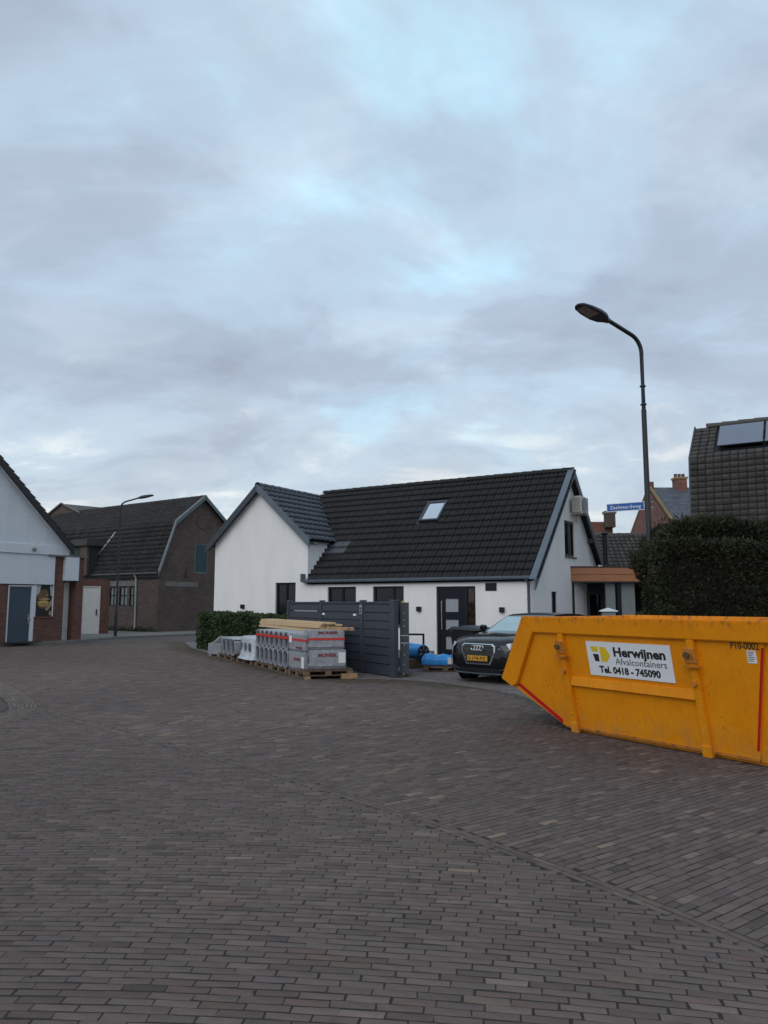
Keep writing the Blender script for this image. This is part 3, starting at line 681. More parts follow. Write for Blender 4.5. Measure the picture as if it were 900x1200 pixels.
for s in (1, -1):
    e = WX1 + .24 if s > 0 else WX0 - .30; ez_ = WE + .16 - (.24 if s > 0 else .30) * WS
    MB().prism([(WM, WP + .16), (e, ez_), (e, ez_ - .30), (WM, WP - .14)], lambda a, b: (a, -WO - .04, b), lambda a, b: (a, -WO, b)).build('wing_verge_board', M_verge if s > 0 else M_anthra, house, .004)
    MB().prism([(WM, WP + .055), (e, ez_ - .11), (e, ez_ - .16), (WM, WP + .0)], lambda a, b: (a, -WO + .002, b), lambda a, b: (a, .02, b)).build('wing_soffit', M_anthra, house)
MB().tube([(WX1 + .01, -.02, WE - .2), (WX1 + .01, .6, WE - .2)], .01, 5).build('lead_flashing', M_zinc, house)
# lead step flashing up the wing's cheek
fl = MB(); n_ = 9
for k in range(n_):
    y = .02 + k * .165; z = EZ + SL * y + .06
    fl.box(WX1 - .005, WX1 + .012, y, y + .16, z - .08, z + .12)
fl.build('step_flashing', M_anthra, house)
# air unit on the gable, a thing that hangs on the wall
def hp(x, y, z=0.0):
    return (4.416 + x * math.cos(HROT) - y * math.sin(HROT), 22.674 + x * math.sin(HROT) + y * math.cos(HROT), z)
ac = thing('air_conditioner', hp(.10, 4.28, 4.76), HROT, 'beige outdoor air conditioning unit high on the white gable', 'air conditioner')
MB().box(0, .34, -.42, .42, .05, .62).build('casing', M_acw, ac, .02, seg=2)
g = MB().lathe([(.20, 0), (.235, .01), (.235, .02), (.20, .02)], 24, 'x', (.345, -.10, .335)).build('fan_guard', M_grille, ac)
MB().lathe([(.001, .0), (.20, .0), (.20, .006), (.001, .006)], 20, 'x', (.341, -.10, .335)).build('fan', M_black, g)
for k in range(7): MB().box(.03, .31, -.428, -.42, .12 + .065 * k, .145 + .065 * k).build('louvre', M_grille, ac)
for k in range(6): MB().box(.341, .348, .18, .38, .12 + .08 * k, .15 + .08 * k).build('louvre', M_grille, ac)
for y in (-.33, .33): MB().box(-.10, .36, y - .02, y + .02, 0, .045).box(-.10, -.06, y - .02, y + .02, -.25, 0).build('bracket', M_acw, ac)

# ================================================================== EXTENSION WITH TIMBER FASCIA
ep = hp(0.02, 3.90); EROT = R(3.5)
ext = thing('garden_extension', ep, EROT, 'flat roofed grey extension with reddish timber fascia beside the white gable', 'extension')
LX = 3.4
for k, (z0_, z1_) in enumerate(((2.42, 2.655), (2.665, 2.90))):
    MB().box(0, LX, -.03 - .012 * k, .02, z0_, z1_).build('fascia_board', M_wood_red, ext, .004)
    MB().box(-.03, -.002, -.03, 1.9, z0_, z1_).build('fascia_board', M_wood_red, ext, .004)
MB().box(-.05, LX, -.06, 4, 2.905, 2.94).build('roof', M_black, ext)
MB().box(.02, LX, .025, 3.6, 2.38, 2.42).build('ceiling', M_anthra, ext)
MB().box(.0, .09, .03, .13, 0, 2.38).build('corner_post', M_frame, ext, .004)
MB().box(.1, LX, 1.50, 1.6, 0, 2.38).build('back_wall', M_greydark, ext)
d = MB().box(.55, .62, 1.42, 1.50, 0, 2.05).box(1.02, 1.09, 1.42, 1.50, 0, 2.05).box(.62, 1.02, 1.42, 1.50, 1.98, 2.05).box(1.50, 1.57, 1.42, 1.5, 0, 2.05).box(1.09, 1.50, 1.42, 1.5, 1.98, 2.05).build('garden_door', M_greydark, ext)
MB().box(.62, 1.02, 1.46, 1.47, 0, 1.98).build('pane', M_glass, d); MB().box(1.09, 1.50, 1.46, 1.47, 0, 1.98).build('pane', M_glass, d)
MB().box(1.27, 1.60, .25, .35, 0, 2.38).build('wall_panel', M_greyveneer, ext, .004); MB().box(1.82, 2.30, .25, .35, 0, 2.38).build('wall_panel', M_greyveneer, ext, .004)
MB().box(1.64, 1.77, .18, .31, 0, 2.38).build('post', M_frame, ext, .004)
MB().box(2.30, LX, 1.0, 1.05, 0, 2.38).build('glass_front', M_glass, ext); MB().box(2.30, LX, .95, 1.0, .92, .99).build('rail', M_greydark, ext)
for x in (.95, 2.25): MB().tube([(x, -.10, 2.945), (x, .02, 2.97), (x + .14, .04, 2.95)], .022, 6).build('roof_clip', M_paper, ext)
flp = thing('flue_pipe', (8.05, 27.3, 2.94), 0, 'slim black flue pipe standing on the flat extension roof', 'pipe')
MB().tube([(0, 0, 0), (0, 0, 1.2)], .085, 10).build('pipe', M_frame, flp, 0, True); MB().lathe([(.09, 1.2), (.13, 1.23), (.13, 1.27), (.02, 1.34)], 10).build('cowl', M_frame, flp)
MB().lathe([(.16, 0), (.10, .06), (.09, .12)], 10).build('collar', M_black, flp)
bxx = thing('outdoor_storage_box', (6.9, 23.4, 0), R(-12), 'grey upright box with pale pitched lid before the extension', 'box')
MB().box(-.17, .22, -.2, .2, 0, 1.42).build('body', M_greyveneer, bxx, .01)
MB().add([(-.24, -.26, 1.42), (.29, -.26, 1.42), (.29, .26, 1.42), (-.24, .26, 1.42), (-.24, -.26, 1.45), (.29, -.26, 1.45), (.29, .26, 1.45), (-.24, .26, 1.45), (.02, 0, 1.54)], [(3, 2, 1, 0), (0, 1, 5, 4), (1, 2, 6, 5), (2, 3, 7, 6), (3, 0, 4, 7), (4, 5, 8), (5, 6, 8), (6, 7, 8), (7, 4, 8)]).build('lid', M_white, bxx)
MB().box(-.12, .17, -.206, -.2, .2, 1.3).build('door', M_greydark, bxx, .004)

# ================================================================== BARN AND LEFT BUILDINGS
barn = thing('brick_barn', (-12.413, 41.483, 0), R(-35), 'old brown brick barn with gambrel tiled roof and green shutters', 'barn')
BE, BYK, BZK, BYP, BZP = 3.62, .90, 6.15, 3.0, 7.80
bt = lambda y: (BE + (BZK - BE) * y / BYK) if y < BYK else ((BZK + (BZP - BZK) * (y - BYK) / (BYP - BYK)) if y <= BYP else ((BZP - (BZP - BZK) * (y - BYP) / (BYP - BYK)) if y <= 2 * BYP - BYK else (BZK - (BZK - BE) * (y - (2 * BYP - BYK)) / BYK)))
bw_ = MB(); hb = [(2.52, 3.53, 3.38, 5.12)]
wall(bw_, 0, 6.0, bt, hb, lambda y, z, d: (-d, y, z), .12, (BYK, BYP, 2 * BYP - BYK))
hs_ = [(-4.38, -3.70, 1.5, 2.62), (-3.44, -2.72, 1.5, 2.62), (-2.52, -1.92, 1.5, 2.62)]
wall(bw_, -15, 0, lambda x: BE, hs_, lambda x, z, d: (x, d, z), .12)
bw_.build('wall', M_brick_brown, barn)
for a, b, c, d_ in hs_:
    window(barn, lambda x, z, d: (x, d, z), a, b, c, d_, .10, .06, ((a + b) / 2,), fmat=M_frame, gmat=mat('green_grey_glass', (0.16, 0.20, 0.185), 0.25, 0.1, 3), trans=(2.1,))
    MB().prism([(a, 2.62), (a + (b - a) * .15, 2.56), (a, 2.45)], lambda p, q: (p, .03, q), lambda p, q: (p, .10, q)).prism([(b, 2.62), (b - (b - a) * .15, 2.56), (b, 2.45)], lambda p, q: (p, .03, q), lambda p, q: (p, .10, q)).build('arch_corner', M_brick_brown, barn)
MB().box(-4.55, -1.80, -.02, .03, 2.63, 2.92).build('lintel', M_conc, barn)
MB().box(-.03, .018, .45, 2.8, 2.60, 2.86).build('lintel', M_conc, barn)
sh = MB()
shut = MB().box(-.10, -.02, 2.52, 2.60, 3.38, 5.12).box(-.10, -.02, 3.45, 3.53, 3.38, 5.12).box(-.10, -.02, 2.60, 3.45, 5.04, 5.12).box(-.10, -.02, 2.60, 3.45, 3.38, 3.46).build('shutter', M_verge_green, barn)
for k in range(6): MB().box(-.08, -.045 + .006 * (k % 2), 2.603 + k * .141, 2.738 + k * .141, 3.46, 5.04).build('board', M_green, shut)
cr = MB().lathe([(.30, -.02), (.42, -.02), (.42, .04), (.30, .04)], 24, 'x', (0, 3.05, 6.4)).build('round_window', M_brick_brown, barn)
MB().lathe([(.001, 0), (.31, 0), (.31, .012), (.001, .012)], 20, 'x', (.002, 3.05, 6.4)).build('pane', M_glass, cr)
MB().tube([(.02, 1.9, 3.1), (.05, 1.85, 3.5)], .02, 6).build('wall_anchor', M_frame, barn)
# roof deck + tiles
bro = MB()
OHB = .25
low = lambda t: (-.14 + t * (BYK + .14), BE - .30 + t * (BZK - BE + .36))
bro.add([(-15, low(0)[0], low(0)[1]), (OHB, low(0)[0], low(0)[1]), (OHB, BYK, BZK + .06), (-15, BYK, BZK + .06), (OHB, BYP, BZP + .06), (-15, BYP, BZP + .06), (OHB, 2 * BYP - BYK, BZK + .06), (-15, 2 * BYP - BYK, BZK + .06), (OHB, 2 * BYP + .1, BE - .2), (-15, 2 * BYP + .1, BE - .2)],
        [(0, 1, 2, 3), (3, 2, 4, 5), (5, 4, 6, 7), (7, 6, 8, 9)])
broof = bro.build('roof', M_frame, barn)
lv = np.array((0, BYK + .14, BZK - BE + .36)); ll = np.linalg.norm(lv); uv_ = np.array((0, BYP - BYK, BZP - BZK)); ul = np.linalg.norm(uv_)
tvb = tile_verts(.24, .3, .05, 1, n=4)
lay_tiles(broof, (-15.0, -.15, BE - .29), (1, 0, 0), lv / ll, .24, ll / 11, 11, 63, lambda a, u: (a - 15 > -6.75 + u * .62 or u > ll * .66) and a < 15.2, tile_verts(.24, ll / 11, .05, 1, n=4), M_tile_barn, 0, tone=(.7, 1.3))
lay_tiles(broof, (-15, BYK - .02, BZK + .07), (1, 0, 0), uv_ / ul, .24, ul / 11, 11, 63, lambda a, u: a < 15.2, tile_verts(.24, ul / 11, .05, 1, n=4), M_tile_barn, 0, tone=(.7, 1.3))
ridge_caps(broof, (-15, BYP, BZP + .10), (OHB, BYP, BZP + .10), M_tile_barn, .11, .42)
def bverge(pts, m):
    for (ya, za), (yb, zb) in zip(pts, pts[1:]): MB().prism([(ya, za), (yb, zb), (yb, zb - .26), (ya, za - .26)], lambda a, b: (OHB - .02, a, b), lambda a, b: (OHB + .03, a, b)).build('verge_board', m, barn)
bverge([(-.2, BE - .25), (BYK, BZK + .16), (BYP, BZP + .16)], M_verge_green); bverge([(BYP, BZP + .16), (2 * BYP - BYK, BZK + .16), (2 * BYP + .1, BE - .1)], M_verge_green)
MB().prism([(-.2, BE - .23), (BYK, BZK + .18), (BYP, BZP + .18), (BYP, BZP + .10), (BYK + .04, BZK + .10), (-.1, BE - .23)], lambda a, b: (OHB - .1, a, b), lambda a, b: (OHB + .045, a, b)).build('verge_cap', mat('weathered_lead', (.16, .18, .185), .6, .15), barn)
gutter(-6.9, .2, -.2, BE - .26, .065).build('gutter', M_zinc, barn)
MB().box(-6.9, .2, -.12, -.02, BE - .55, BE - .36).build('fascia', M_frame, barn)
MB().tube([(-1.85, -.2, BE - .33), (-1.85, -.08, BE - .6), (-1.82, -.08, .04)], .055, 8).build('down_pipe', mat('pale_pipe', (.42, .42, .40), .6, .1), barn, 0, True)
for k in range(4): MB().box(-6.0 + .95 * k, -5.9 + .95 * k, -.012, .02, 2.93, 3.1).build('wall_tie', M_frame, barn)
MB().prism([(-6.80, BE - .16), (-6.66, BE - .16), (-4.95, BZK - .25), (-5.12, BZK - .25)], lambda a, b: (a, low((b - BE + .30) / (BZK - BE + .36))[0] - .09, b), lambda a, b: (a, low((b - BE + .30) / (BZK - BE + .36))[0] - .02, b)).build('lead_strip', mat('pale_lead', (.32, .35, .37), .5, .2, 6), barn)
# flat-roofed dormer left of the lower slope
dm = MB().box(-9.6, -5.9, -.55, 1.2, 3.3, 5.05).build('dormer_wall', mat('dark_green_cladding', (.030, .040, .036), .8, .2), barn)
MB().box(-9.8, -5.7, -.75, 1.3, 5.05, 5.42).build('dormer_roof', mat('bitumen_edge', (.055, .055, .055), .85, .2, 2), barn)
MB().box(-6.55, -5.85, -.60, -.45, 3.3, 5.05).build('dormer_brick_pier', M_brick_brown, barn)
# second roof behind the barn
rb = thing('rear_shed', (-22.5, 52.0, 0), R(0), 'low pitched grey roof rising behind the old brick barn', 'shed')
ra, rb2 = Vector((0, 0, 8.55)), Vector((4.6, 7.0, 8.75)); sd_ = Vector((-.84, .55, 0)) * 4.2
MB().add([ra, rb2, rb2 - sd_ * 1.2 - Vector((0, 0, 1.9)), ra - sd_ * 1.2 - Vector((0, 0, 1.9)), rb2 + sd_ - Vector((0, 0, 1.9)), ra + sd_ - Vector((0, 0, 1.9))], [(0, 1, 2, 3), (0, 5, 4, 1)]).build('roof', mat('mossy_sheet_roof', (.075, .075, .068), .85, .2, 1.5), rb)
MB().add([ra - Vector((0, 0, .05)), ra - sd_ * 1.15 - Vector((0, 0, 1.9)), ra - sd_ * 1.15 - Vector((0, 0, 8.55)), ra + sd_ * .95 - Vector((0, 0, 8.55)), ra + sd_ * .95 - Vector((0, 0, 1.9))], [(0, 1, 2, 3, 4)]).build('wall', M_brick_brown, rb)
MB().tube([ra + Vector((0, -.1, .02)), ra - sd_ * 1.2 + Vector((0, -.1, -1.88))], .07, 5).build('verge_trim', M_conc, rb)
MB().tube([ra + Vector((0, -.1, .02)), ra + sd_ + Vector((0, -.1, -1.88))], .07, 5).build('verge_trim', M_conc, rb)
MB().tube([ra + sd_ * .35 + Vector((.3, -.2, -1.15)), ra + sd_ * -.25 + Vector((.3, -.2, -.8))], .09, 5).build('pale_patch', M_white, rb)

# shop with white gable at the left edge
LROT = R(58.2)
shop = thing('gabled_shop', (-15.148, 29.789, 0), LROT, 'white boarded gable over red brick shop front with blue door', 'shop')
PL_ = lambda x, z, d: (x, d, z)
RX, RZs = -1.65, 8.28      # ridge outside the frame to the left
stop = lambda x: 3.86 + (RZs - 3.86) * (1 - abs(x - RX) / (2.98 - RX))
sw = MB(); wall(sw, -6.28, 2.84, lambda x: 3.70, [(.34, 1.49, .06, 2.40), (1.55, 2.36, 1.12, 2.42), (-3.4, -.6, .9, 2.4)], PL_, .14)
sw.add([(2.84, 0, 0), (2.84, 7, 0), (2.84, 7, 3.7), (2.84, 0, 3.7)], [(0, 1, 2, 3)]); sw.build('wall', M_brick_red, shop)
# white panels over the door zone
for a, b in ((-3.3, -1.0), (-.995, 1.20), (1.205, 2.33)): MB().box(a, b, -.05, -.003, 2.44, 3.68).build('panel', M_white, shop, .004)
MB().box(-6.3, 2.93, -.12, -.0, 3.68, 4.06).build('white_band', M_white, shop, .006)
ga = MB(); wall(ga, -6.28, 2.98, lambda x: max(4.06, stop(x)), [], PL_, 0, (RX,), 4.06); ga.xf(Matrix.Translation((0, -.05, 0))).build('gable_boarding', M_white, shop)
for k in range(9): MB().box(-5.0 + .85 * k, -4.985 + .85 * k, -.062, -.05, 4.06, max(4.1, stop(-5.0 + .85 * k) - .1)).build('cover_strip', M_white, shop)
for s in (1, -1):
    e = 3.0 if s > 0 else 2 * RX - 3.0; ezz = stop(3.0)
    MB().prism([(RX, RZs + .25), (e, ezz + .22), (e, ezz - .08), (RX, RZs - .05)], lambda a, b: (a, -.34, b), lambda a, b: (a, -.24, b)).build('verge_board', M_black, shop)
    MB().prism([(RX, RZs - .02), (e - s * .12, ezz - .02 + .12), (e - s * .12, ezz - .10 + .12), (RX, RZs - .10)], lambda a, b: (a, -.23, b), lambda a, b: (a, -.03, b)).build('soffit', M_white, shop)
    MB().prism([(RX, RZs + .22), (e, ezz + .20), (e, ezz + .05), (RX, RZs + .05)], lambda a, b: (a, -.24, b), lambda a, b: (a, 9, b)).build('roof_slope', M_tile_barn, shop)
tvs = tile_verts(.26, .33, .05, 1, n=4)
sdir = np.array((-(3.0 - RX), 0, RZs + .22 - stop(3.0) - .2)); slen = np.linalg.norm(sdir)
lay_tiles(shop, (3.03, -.33, stop(3.0) + .21), (0, 1, 0), sdir / slen, .26, slen / 19, 19, 22, lambda a, u: True, tile_verts(.26, slen / 19, .05, 1, n=4), M_tile_barn, 0, tone=(.6, 1.2))
MB().lathe([(.0, -.10), (.06, -.09), (.09, -.03), (.09, 0)], 12, 'y', (1.28, -.12, 3.87)).build('bulkhead_lamp', M_grille, shop, 0, True)
dd = MB().box(.34, .41, .02, .12, .06, 2.40).box(1.36, 1.49, -.02, .12, .06, 2.40).box(.41, 1.36, .02, .12, 2.34, 2.40).build('door', M_white, shop)
MB().box(.41, 1.36, .06, .10, .10, 2.34).build('door_leaf', M_blue_door, dd, .004)
MB().box(1.25, 1.33, .0, .06, 1.0, 1.06).box(1.22, 1.35, -.02, .0, 1.02, 1.045).build('handle', M_steel, dd, .004); MB().box(1.27, 1.33, .045, .06, .85, 1.22).build('handle_plate', M_grille, dd)
MB().box(.34, 1.49, -.05, .12, 0, .06).build('threshold', M_conc, shop)
# window blocked by a printed poster: dark ground, stacked burger, hand and curtains
po = MB().box(1.55, 2.36, .05, .07, 1.12, 2.42).build('window_poster', M_black, shop)
def blob(cx_, cz, rx, rz, m, dy=.0, a0=0, n=14, name='print'):
    MB().prism([(cx_ + rx * math.cos(2 * math.pi * k / n), cz + rz * math.sin(2 * math.pi * k / n)) for k in range(n)], lambda a, b: (a, .046 - dy, b), lambda a, b: (a, .05 - dy, b)).build(name, m, po)
P_bun = mat('print_bun', (.40, .24, .10), .6, .25, 8); P_bun2 = mat('print_dark_bun', (.16, .08, .035), .6, .25, 9); P_skin = mat('print_hand', (.42, .25, .17), .6, .1); P_chee = mat('print_cheese', (.50, .34, .08), .6, .2, 12)
for cx_, cz, rx, rz, m_ in ((1.92, 2.10, .21, .14, P_bun2), (1.90, 2.02, .25, .08, P_bun), (1.92, 1.92, .22, .06, P_bun2), (1.95, 1.84, .26, .06, P_bun), (1.75, 1.95, .12, .12, P_bun2), (1.93, 1.70, .27, .075, P_chee), (1.92, 1.60, .24, .07, P_bun), (1.93, 1.50, .20, .05, P_bun2), (2.26, 1.26, .05, .10, P_bun)): blob(cx_, cz, rx, rz, m_, .0008 * random.randrange(1, 4))
MB().prism([(2.34, 1.92), (2.34, 1.62), (2.15, 1.38), (2.03, 1.38), (2.05, 1.45), (2.18, 1.62)], lambda a, b: (a, .040, b), lambda a, b: (a, .043, b)).build('print', P_skin, po)
for q in (((1.56, 2.40), (1.80, 2.40), (1.74, 2.12), (1.64, 1.98), (1.56, 2.08)), ((2.20, 2.40), (2.35, 2.40), (2.35, 1.95), (2.25, 1.98))):
    MB().prism(list(q), lambda a, b: (a, .040, b), lambda a, b: (a, .043, b)).build('print', mat('print_curtain', (.45, .46, .44), .7, .1), po)
for a_, b_ in ((1.49, 1.56), (2.33, 2.36)): MB().box(a_, b_, -.01, .0395, 1.12, 2.42).build('window_frame', M_white, po)
MB().box(1.50, 2.40, -.04, .05, 1.06, 1.115).build('window_sill', M_brick_red, shop)
window(shop, PL_, -3.4, -.6, .9, 2.4, .10, .07, (-2,), fmat=M_white)
mt = tag(MB().box(-.0, 1.35, -.85, -.15, .012, .05).build('door_mat', M_black, None, .01), 'black door mat lying before the blue shop door', 'mat'); mt.location = (-15.148, 29.789, .10); mt.rotation_euler = (0, 0, LROT)
# link building: brick piers, garage panel, white box, white door
lk = thing('link_garage', (-13.62, 32.25, 0), LROT, 'narrow brick garage with white door and sign box between shop and barn', 'garage')
mm_ = MB().box(-.9, .5, .40, .45, 0, 2.55).build('garage_door', M_cream, lk)
for k in range(5): MB().box(-.9, .5, .388, .40, .03 + .5 * k, .49 + .5 * k).build('panel', M_cream, mm_, .004)
MB().box(-.15, .48, -.22, .34, 2.62, 3.62).build('sign_box', M_white, lk, .01)
MB().box(-.9, .95, -.15, 3, 3.63, 3.70).build('flat_roof', M_conc, lk)
MB().box(.46, .82, -.08, .375, 0, 3.63).build('pier', M_brick_red, lk)
MB().box(-.9, .34, .46, 2.8, 2.55, 3.62).build('wall', M_brick_red, lk)
wd = thing('white_side_door_porch', (-15.62, 39.0, 0), R(2), 'cream panel door set in brick beside the barn windows', 'porch')
MB().box(-.35, 1.25, .08, .6, 0, 2.9).box(-.35, .0, -.02, .08, 0, 2.9).box(.98, 1.25, -.02, .08, 0, 2.9).box(0, .98, -.02, .08, 2.55, 2.9).build('wall', M_brick_red, wd)
dr = MB().box(0, .07, .0, .1, .06, 2.55).box(.91, .98, .0, .1, .06, 2.55).box(.07, .91, 0, .1, 2.48, 2.55).build('door', M_cream, wd)
MB().box(.07, .91, .03, .07, .08, 2.48).build('door_leaf', M_cream, dr, .003); MB().box(.78, .82, -.03, .03, 1.05, 1.35).build('handle', M_frame, dr)
MB().box(-.1, 1.1, -.12, .1, 0, .05).build('step', M_conc, wd)
# pavement in front of the left buildings
pv = MB().prism([(-23, 18.6), (-15.35, 29.35), (-13.2, 32.4), (-12.6, 35.9), (-9.9, 39.6), (-7.6, 43.5), (-12.4, 46), (-18, 44), (-30, 30)], lambda a, b: (a, b, -.03), lambda a, b: (a, b, .10)).build('pavement', M_conc, None, .01)
tag(pv, kind='structure')

# ================================================================== FAR BUILDINGS ON THE RIGHT
fh = thing('slate_roofed_house', (16.0, 45.0, 0), R(0), 'far brick house with blue grey slate roof and banded chimney', 'house')
ft = lambda y: 5.2 + 3.3 * (1 - abs(y) / 4.6)
fw = MB(); wall(fw, -4.6, 4.6, ft, [], lambda y, z, d: (0, y, z), 0, (0,))
fw.add([(0, -4.6, 0), (12, -4.6, 0), (12, -4.6, 5.2), (0, -4.6, 5.2)], [(0, 1, 2, 3)]); fw.build('wall', M_brick_far, fh)
MB().add([(.25, 0, 8.62), (12, 0, 8.62), (12, -4.9, 5.1), (.25, -4.9, 5.1), (12, 4.9, 5.1), (.25, 4.9, 5.1)], [(0, 3, 2, 1), (0, 1, 4, 5)]).build('roof', M_slate, fh)
MB().prism([(-4.9, 5.06), (0, 8.6), (0, 8.78), (-4.9, 5.26)], lambda a, b: (.0, a, b), lambda a, b: (.14, a, b)).prism([(4.9, 5.06), (0, 8.6), (0, 8.78), (4.9, 5.26)], lambda a, b: (.0, a, b), lambda a, b: (.27, a, b)).build('gable_coping', mat('ochre_coping', (.22, .15, .075), .9, .2), fh)
MB().box(-.05, .3, -.16, .16, 8.6, 8.95).build('finial_block', M_brick_far, fh)
ch = MB().box(1.6, 2.25, -.33, .33, 8.2, 9.1).build('chimney', M_brick_far, fh)
MB().box(1.55, 2.30, -.38, .38, 9.1, 9.22).build('band', mat('yellow_brick', (.30, .22, .09), .9, .2), ch)
for k in range(3): MB().lathe([(.09, 9.22), (.11, 9.42), (.09, 9.44)], 8, 'z', (1.69 + .23 * k, 0, 0)).build('chimney_pot', M_brick_brown, ch)
sk2 = MB().prism([(-3.4, 6.22), (-2.6, 6.80)], lambda a, b: (2.2, a, b), lambda a, b: (3.3, a, b)) if False else MB().add([(2.3, -3.5, 6.19), (3.4, -3.5, 6.19), (3.4, -2.6, 6.84), (2.3, -2.6, 6.84)], [(0, 1, 2, 3)]).build('roof_window', M_frost, fh)
mr = thing('grey_tiled_outbuilding', (8.2, 33.5, 0), R(-4), 'low outbuilding with grey pantile roof behind the timber fascia', 'outbuilding')
MB().box(-1.6, 7, 0, 4, 0, 3.1).build('wall', M_brick_far, mr)
rf2 = MB().add([(-1.9, -.2, 2.95), (7.2, -.2, 2.95), (7.2, 2.0, 4.85), (-1.9, 2.0, 4.85), (7.2, 4.2, 2.95), (-1.9, 4.2, 2.95)], [(0, 1, 2, 3), (3, 2, 4, 5)]).build('roof', M_frame, mr)
sv = np.array((0, 2.2, 1.9)); svl = np.linalg.norm(sv)
lay_tiles(rf2, (-1.9, -.22, 2.97), (1, 0, 0), sv / svl, .22, svl / 11, 11, 36, lambda a, u: True, tile_verts(.22, svl / 11, .05, 1, n=4), M_tile_old, 0, tone=(.6, 1.0))
ridge_caps(rf2, (-1.9, 2.0, 4.88), (6.8, 2.0, 4.88), M_tile_old, .1, .4)
oc = thing('brick_chimney_house', (12.2, 41.0, 0), R(0), 'far red brick wall end with a square chimney stack', 'house')
MB().box(-.9, .5, .5, 3, 0, 6.15).build('wall', M_brick_far, oc); c_ = MB().box(.0, .5, -.05, .45, 5.8, 6.55).build('chimney', M_brick_brown, oc); MB().box(-.06, .56, -.1, .5, 6.55, 6.7).build('cap', M_conc, c_)
# mansard building
MROT = R(-31.6)
man = thing('mansard_building', (9.95, 24.2, 0), MROT, 'building with steep mansard roof of large weathered flat tiles', 'building')
KY, KZ, TY, TZ, BZ = .42, 6.42, 1.9, 7.72, 3.6
MB().add([(.12, .15, 0), (9, .15, 0), (9, .15, BZ + .2), (.12, .15, BZ + .2), (.12, 3.7, 0), (.12, 3.7, BZ + .2)], [(0, 1, 2, 3), (0, 3, 5, 4)]).build('wall', M_brick_red, man)
MB().prism([(0, BZ), (KY, KZ), (TY, TZ), (2 * TY - KY, KZ), (2 * TY, BZ)], lambda a, b: (.10, a, b), lambda a, b: (9, a, b)).build('roof_body', M_frame, man)
lv2 = np.array((0, KY, KZ - BZ)); l2 = np.linalg.norm(lv2); uv2 = np.array((0, TY - KY, TZ - KZ)); u2 = np.linalg.norm(uv2)
TWm = .245
lay_tiles(man, (.0, -.02, BZ + .02), (1, 0, 0), lv2 / l2, TWm, l2 / 14, 14, 36, lambda a, u: True, tile_verts(TWm - .02, l2 / 14, .0, 0, .03, n=4, scallop=.02), M_tile_old, 190, order=lambda c: (c[0] > 3.4, -c[1]), tone=(.72, 1.28), jitter=.006, name='flat_tile')
lay_tiles(man, (.0, KY - .02, KZ + .02), (1, 0, 0), uv2 / u2, TWm, u2 / 8, 8, 36, lambda a, u: a < .85 or u < .28 or a > 6.4, tile_verts(TWm - .02, u2 / 8, .0, 0, .03, n=4, scallop=.03), M_tile_old, 60, order=lambda c: (c[0] > 3.4, c[0]), tone=(.72, 1.28), jitter=.006, name='flat_tile')
ridge_caps(man, (.35, TY, TZ + .06), (8.9, TY, TZ + .06), M_tile_old, .13, .5)
MB().prism([(-.03, BZ - .02), (KY - .04, KZ + .05), (TY - .02, TZ + .10), (TY + .05, TZ + .04), (KY, KZ - .02), (.05, BZ - .02)], lambda a, b: (-.05, a, b), lambda a, b: (.0, a, b)).build('verge_strip', M_anthra, man)
un = np.array((0, -uv2[2], uv2[1])) / u2
pb = basis((0, 0, 0), (1, 0, 0), tuple(uv2 / u2))
for k in range(4):
    x0 = .80 + k * 1.42; o_ = Vector((x0, KY, KZ)) + Vector(uv2 / u2) * .42 + Vector(un) * .13
    pm = pb.copy(); pm.translation = o_
    pn = MB().box(0, 1.38, 0, 1.32, 0, .035).xf(pm).build('solar_panel', M_black, man)
    MB().box(.02, 1.36, .02, 1.30, .035, .039).xf(pm).build('cells', M_panel, pn)
for k in range(2): 
    pm = pb.copy(); pm.translation = Vector((1.0, KY, KZ)) + Vector(uv2 / u2) * (.55 + .8 * k) + Vector(un) * .04
    MB().box(0, 5.6, 0, .05, 0, .085).xf(pm).build('mounting_rail', M_zinc, man)

# ================================================================== SKIP
skip = thing('waste_skip', (2.568, 10.19, 0), R(-56.8), 'large orange yellow steel waste skip with white company sign', 'skip')
SW = 1.50; LN = .2
fr_ = lambda x, z, o=0.0: (x, -LN * z - o, z)          # near side plane (leans outwards)
bk_ = lambda x, z, o=0.0: (x, SW + LN * z + o, z)
prof = [(-.60, 1.30), (-1.18, .60), (-1.09, .50), (-.20, .05), (2.50, .05), (2.76, 1.30)]
sb_ = MB(); n = len(prof)
sb_.add([fr_(*p) for p in prof] + [bk_(*p) for p in prof], [tuple(range(n)), tuple(range(2 * n - 1, n - 1, -1))] + [(i, i + 1, n + i + 1, n + i) for i in range(n - 1)])
ins = [(-.56, 1.30), (-1.12, .60), (-1.05, .54), (-.18, .09), (2.46, .09), (2.72, 1.30)]
sb_.add([fr_(x, z, -.02) for x, z in ins] + [bk_(x, z, -.02) for x, z in ins], [tuple(range(n))[::-1], tuple(range(n, 2 * n))] + [(i + 1, i, n + i, n + i + 1) for i in range(n - 1)])
body = sb_.build('body', M_orange, skip)
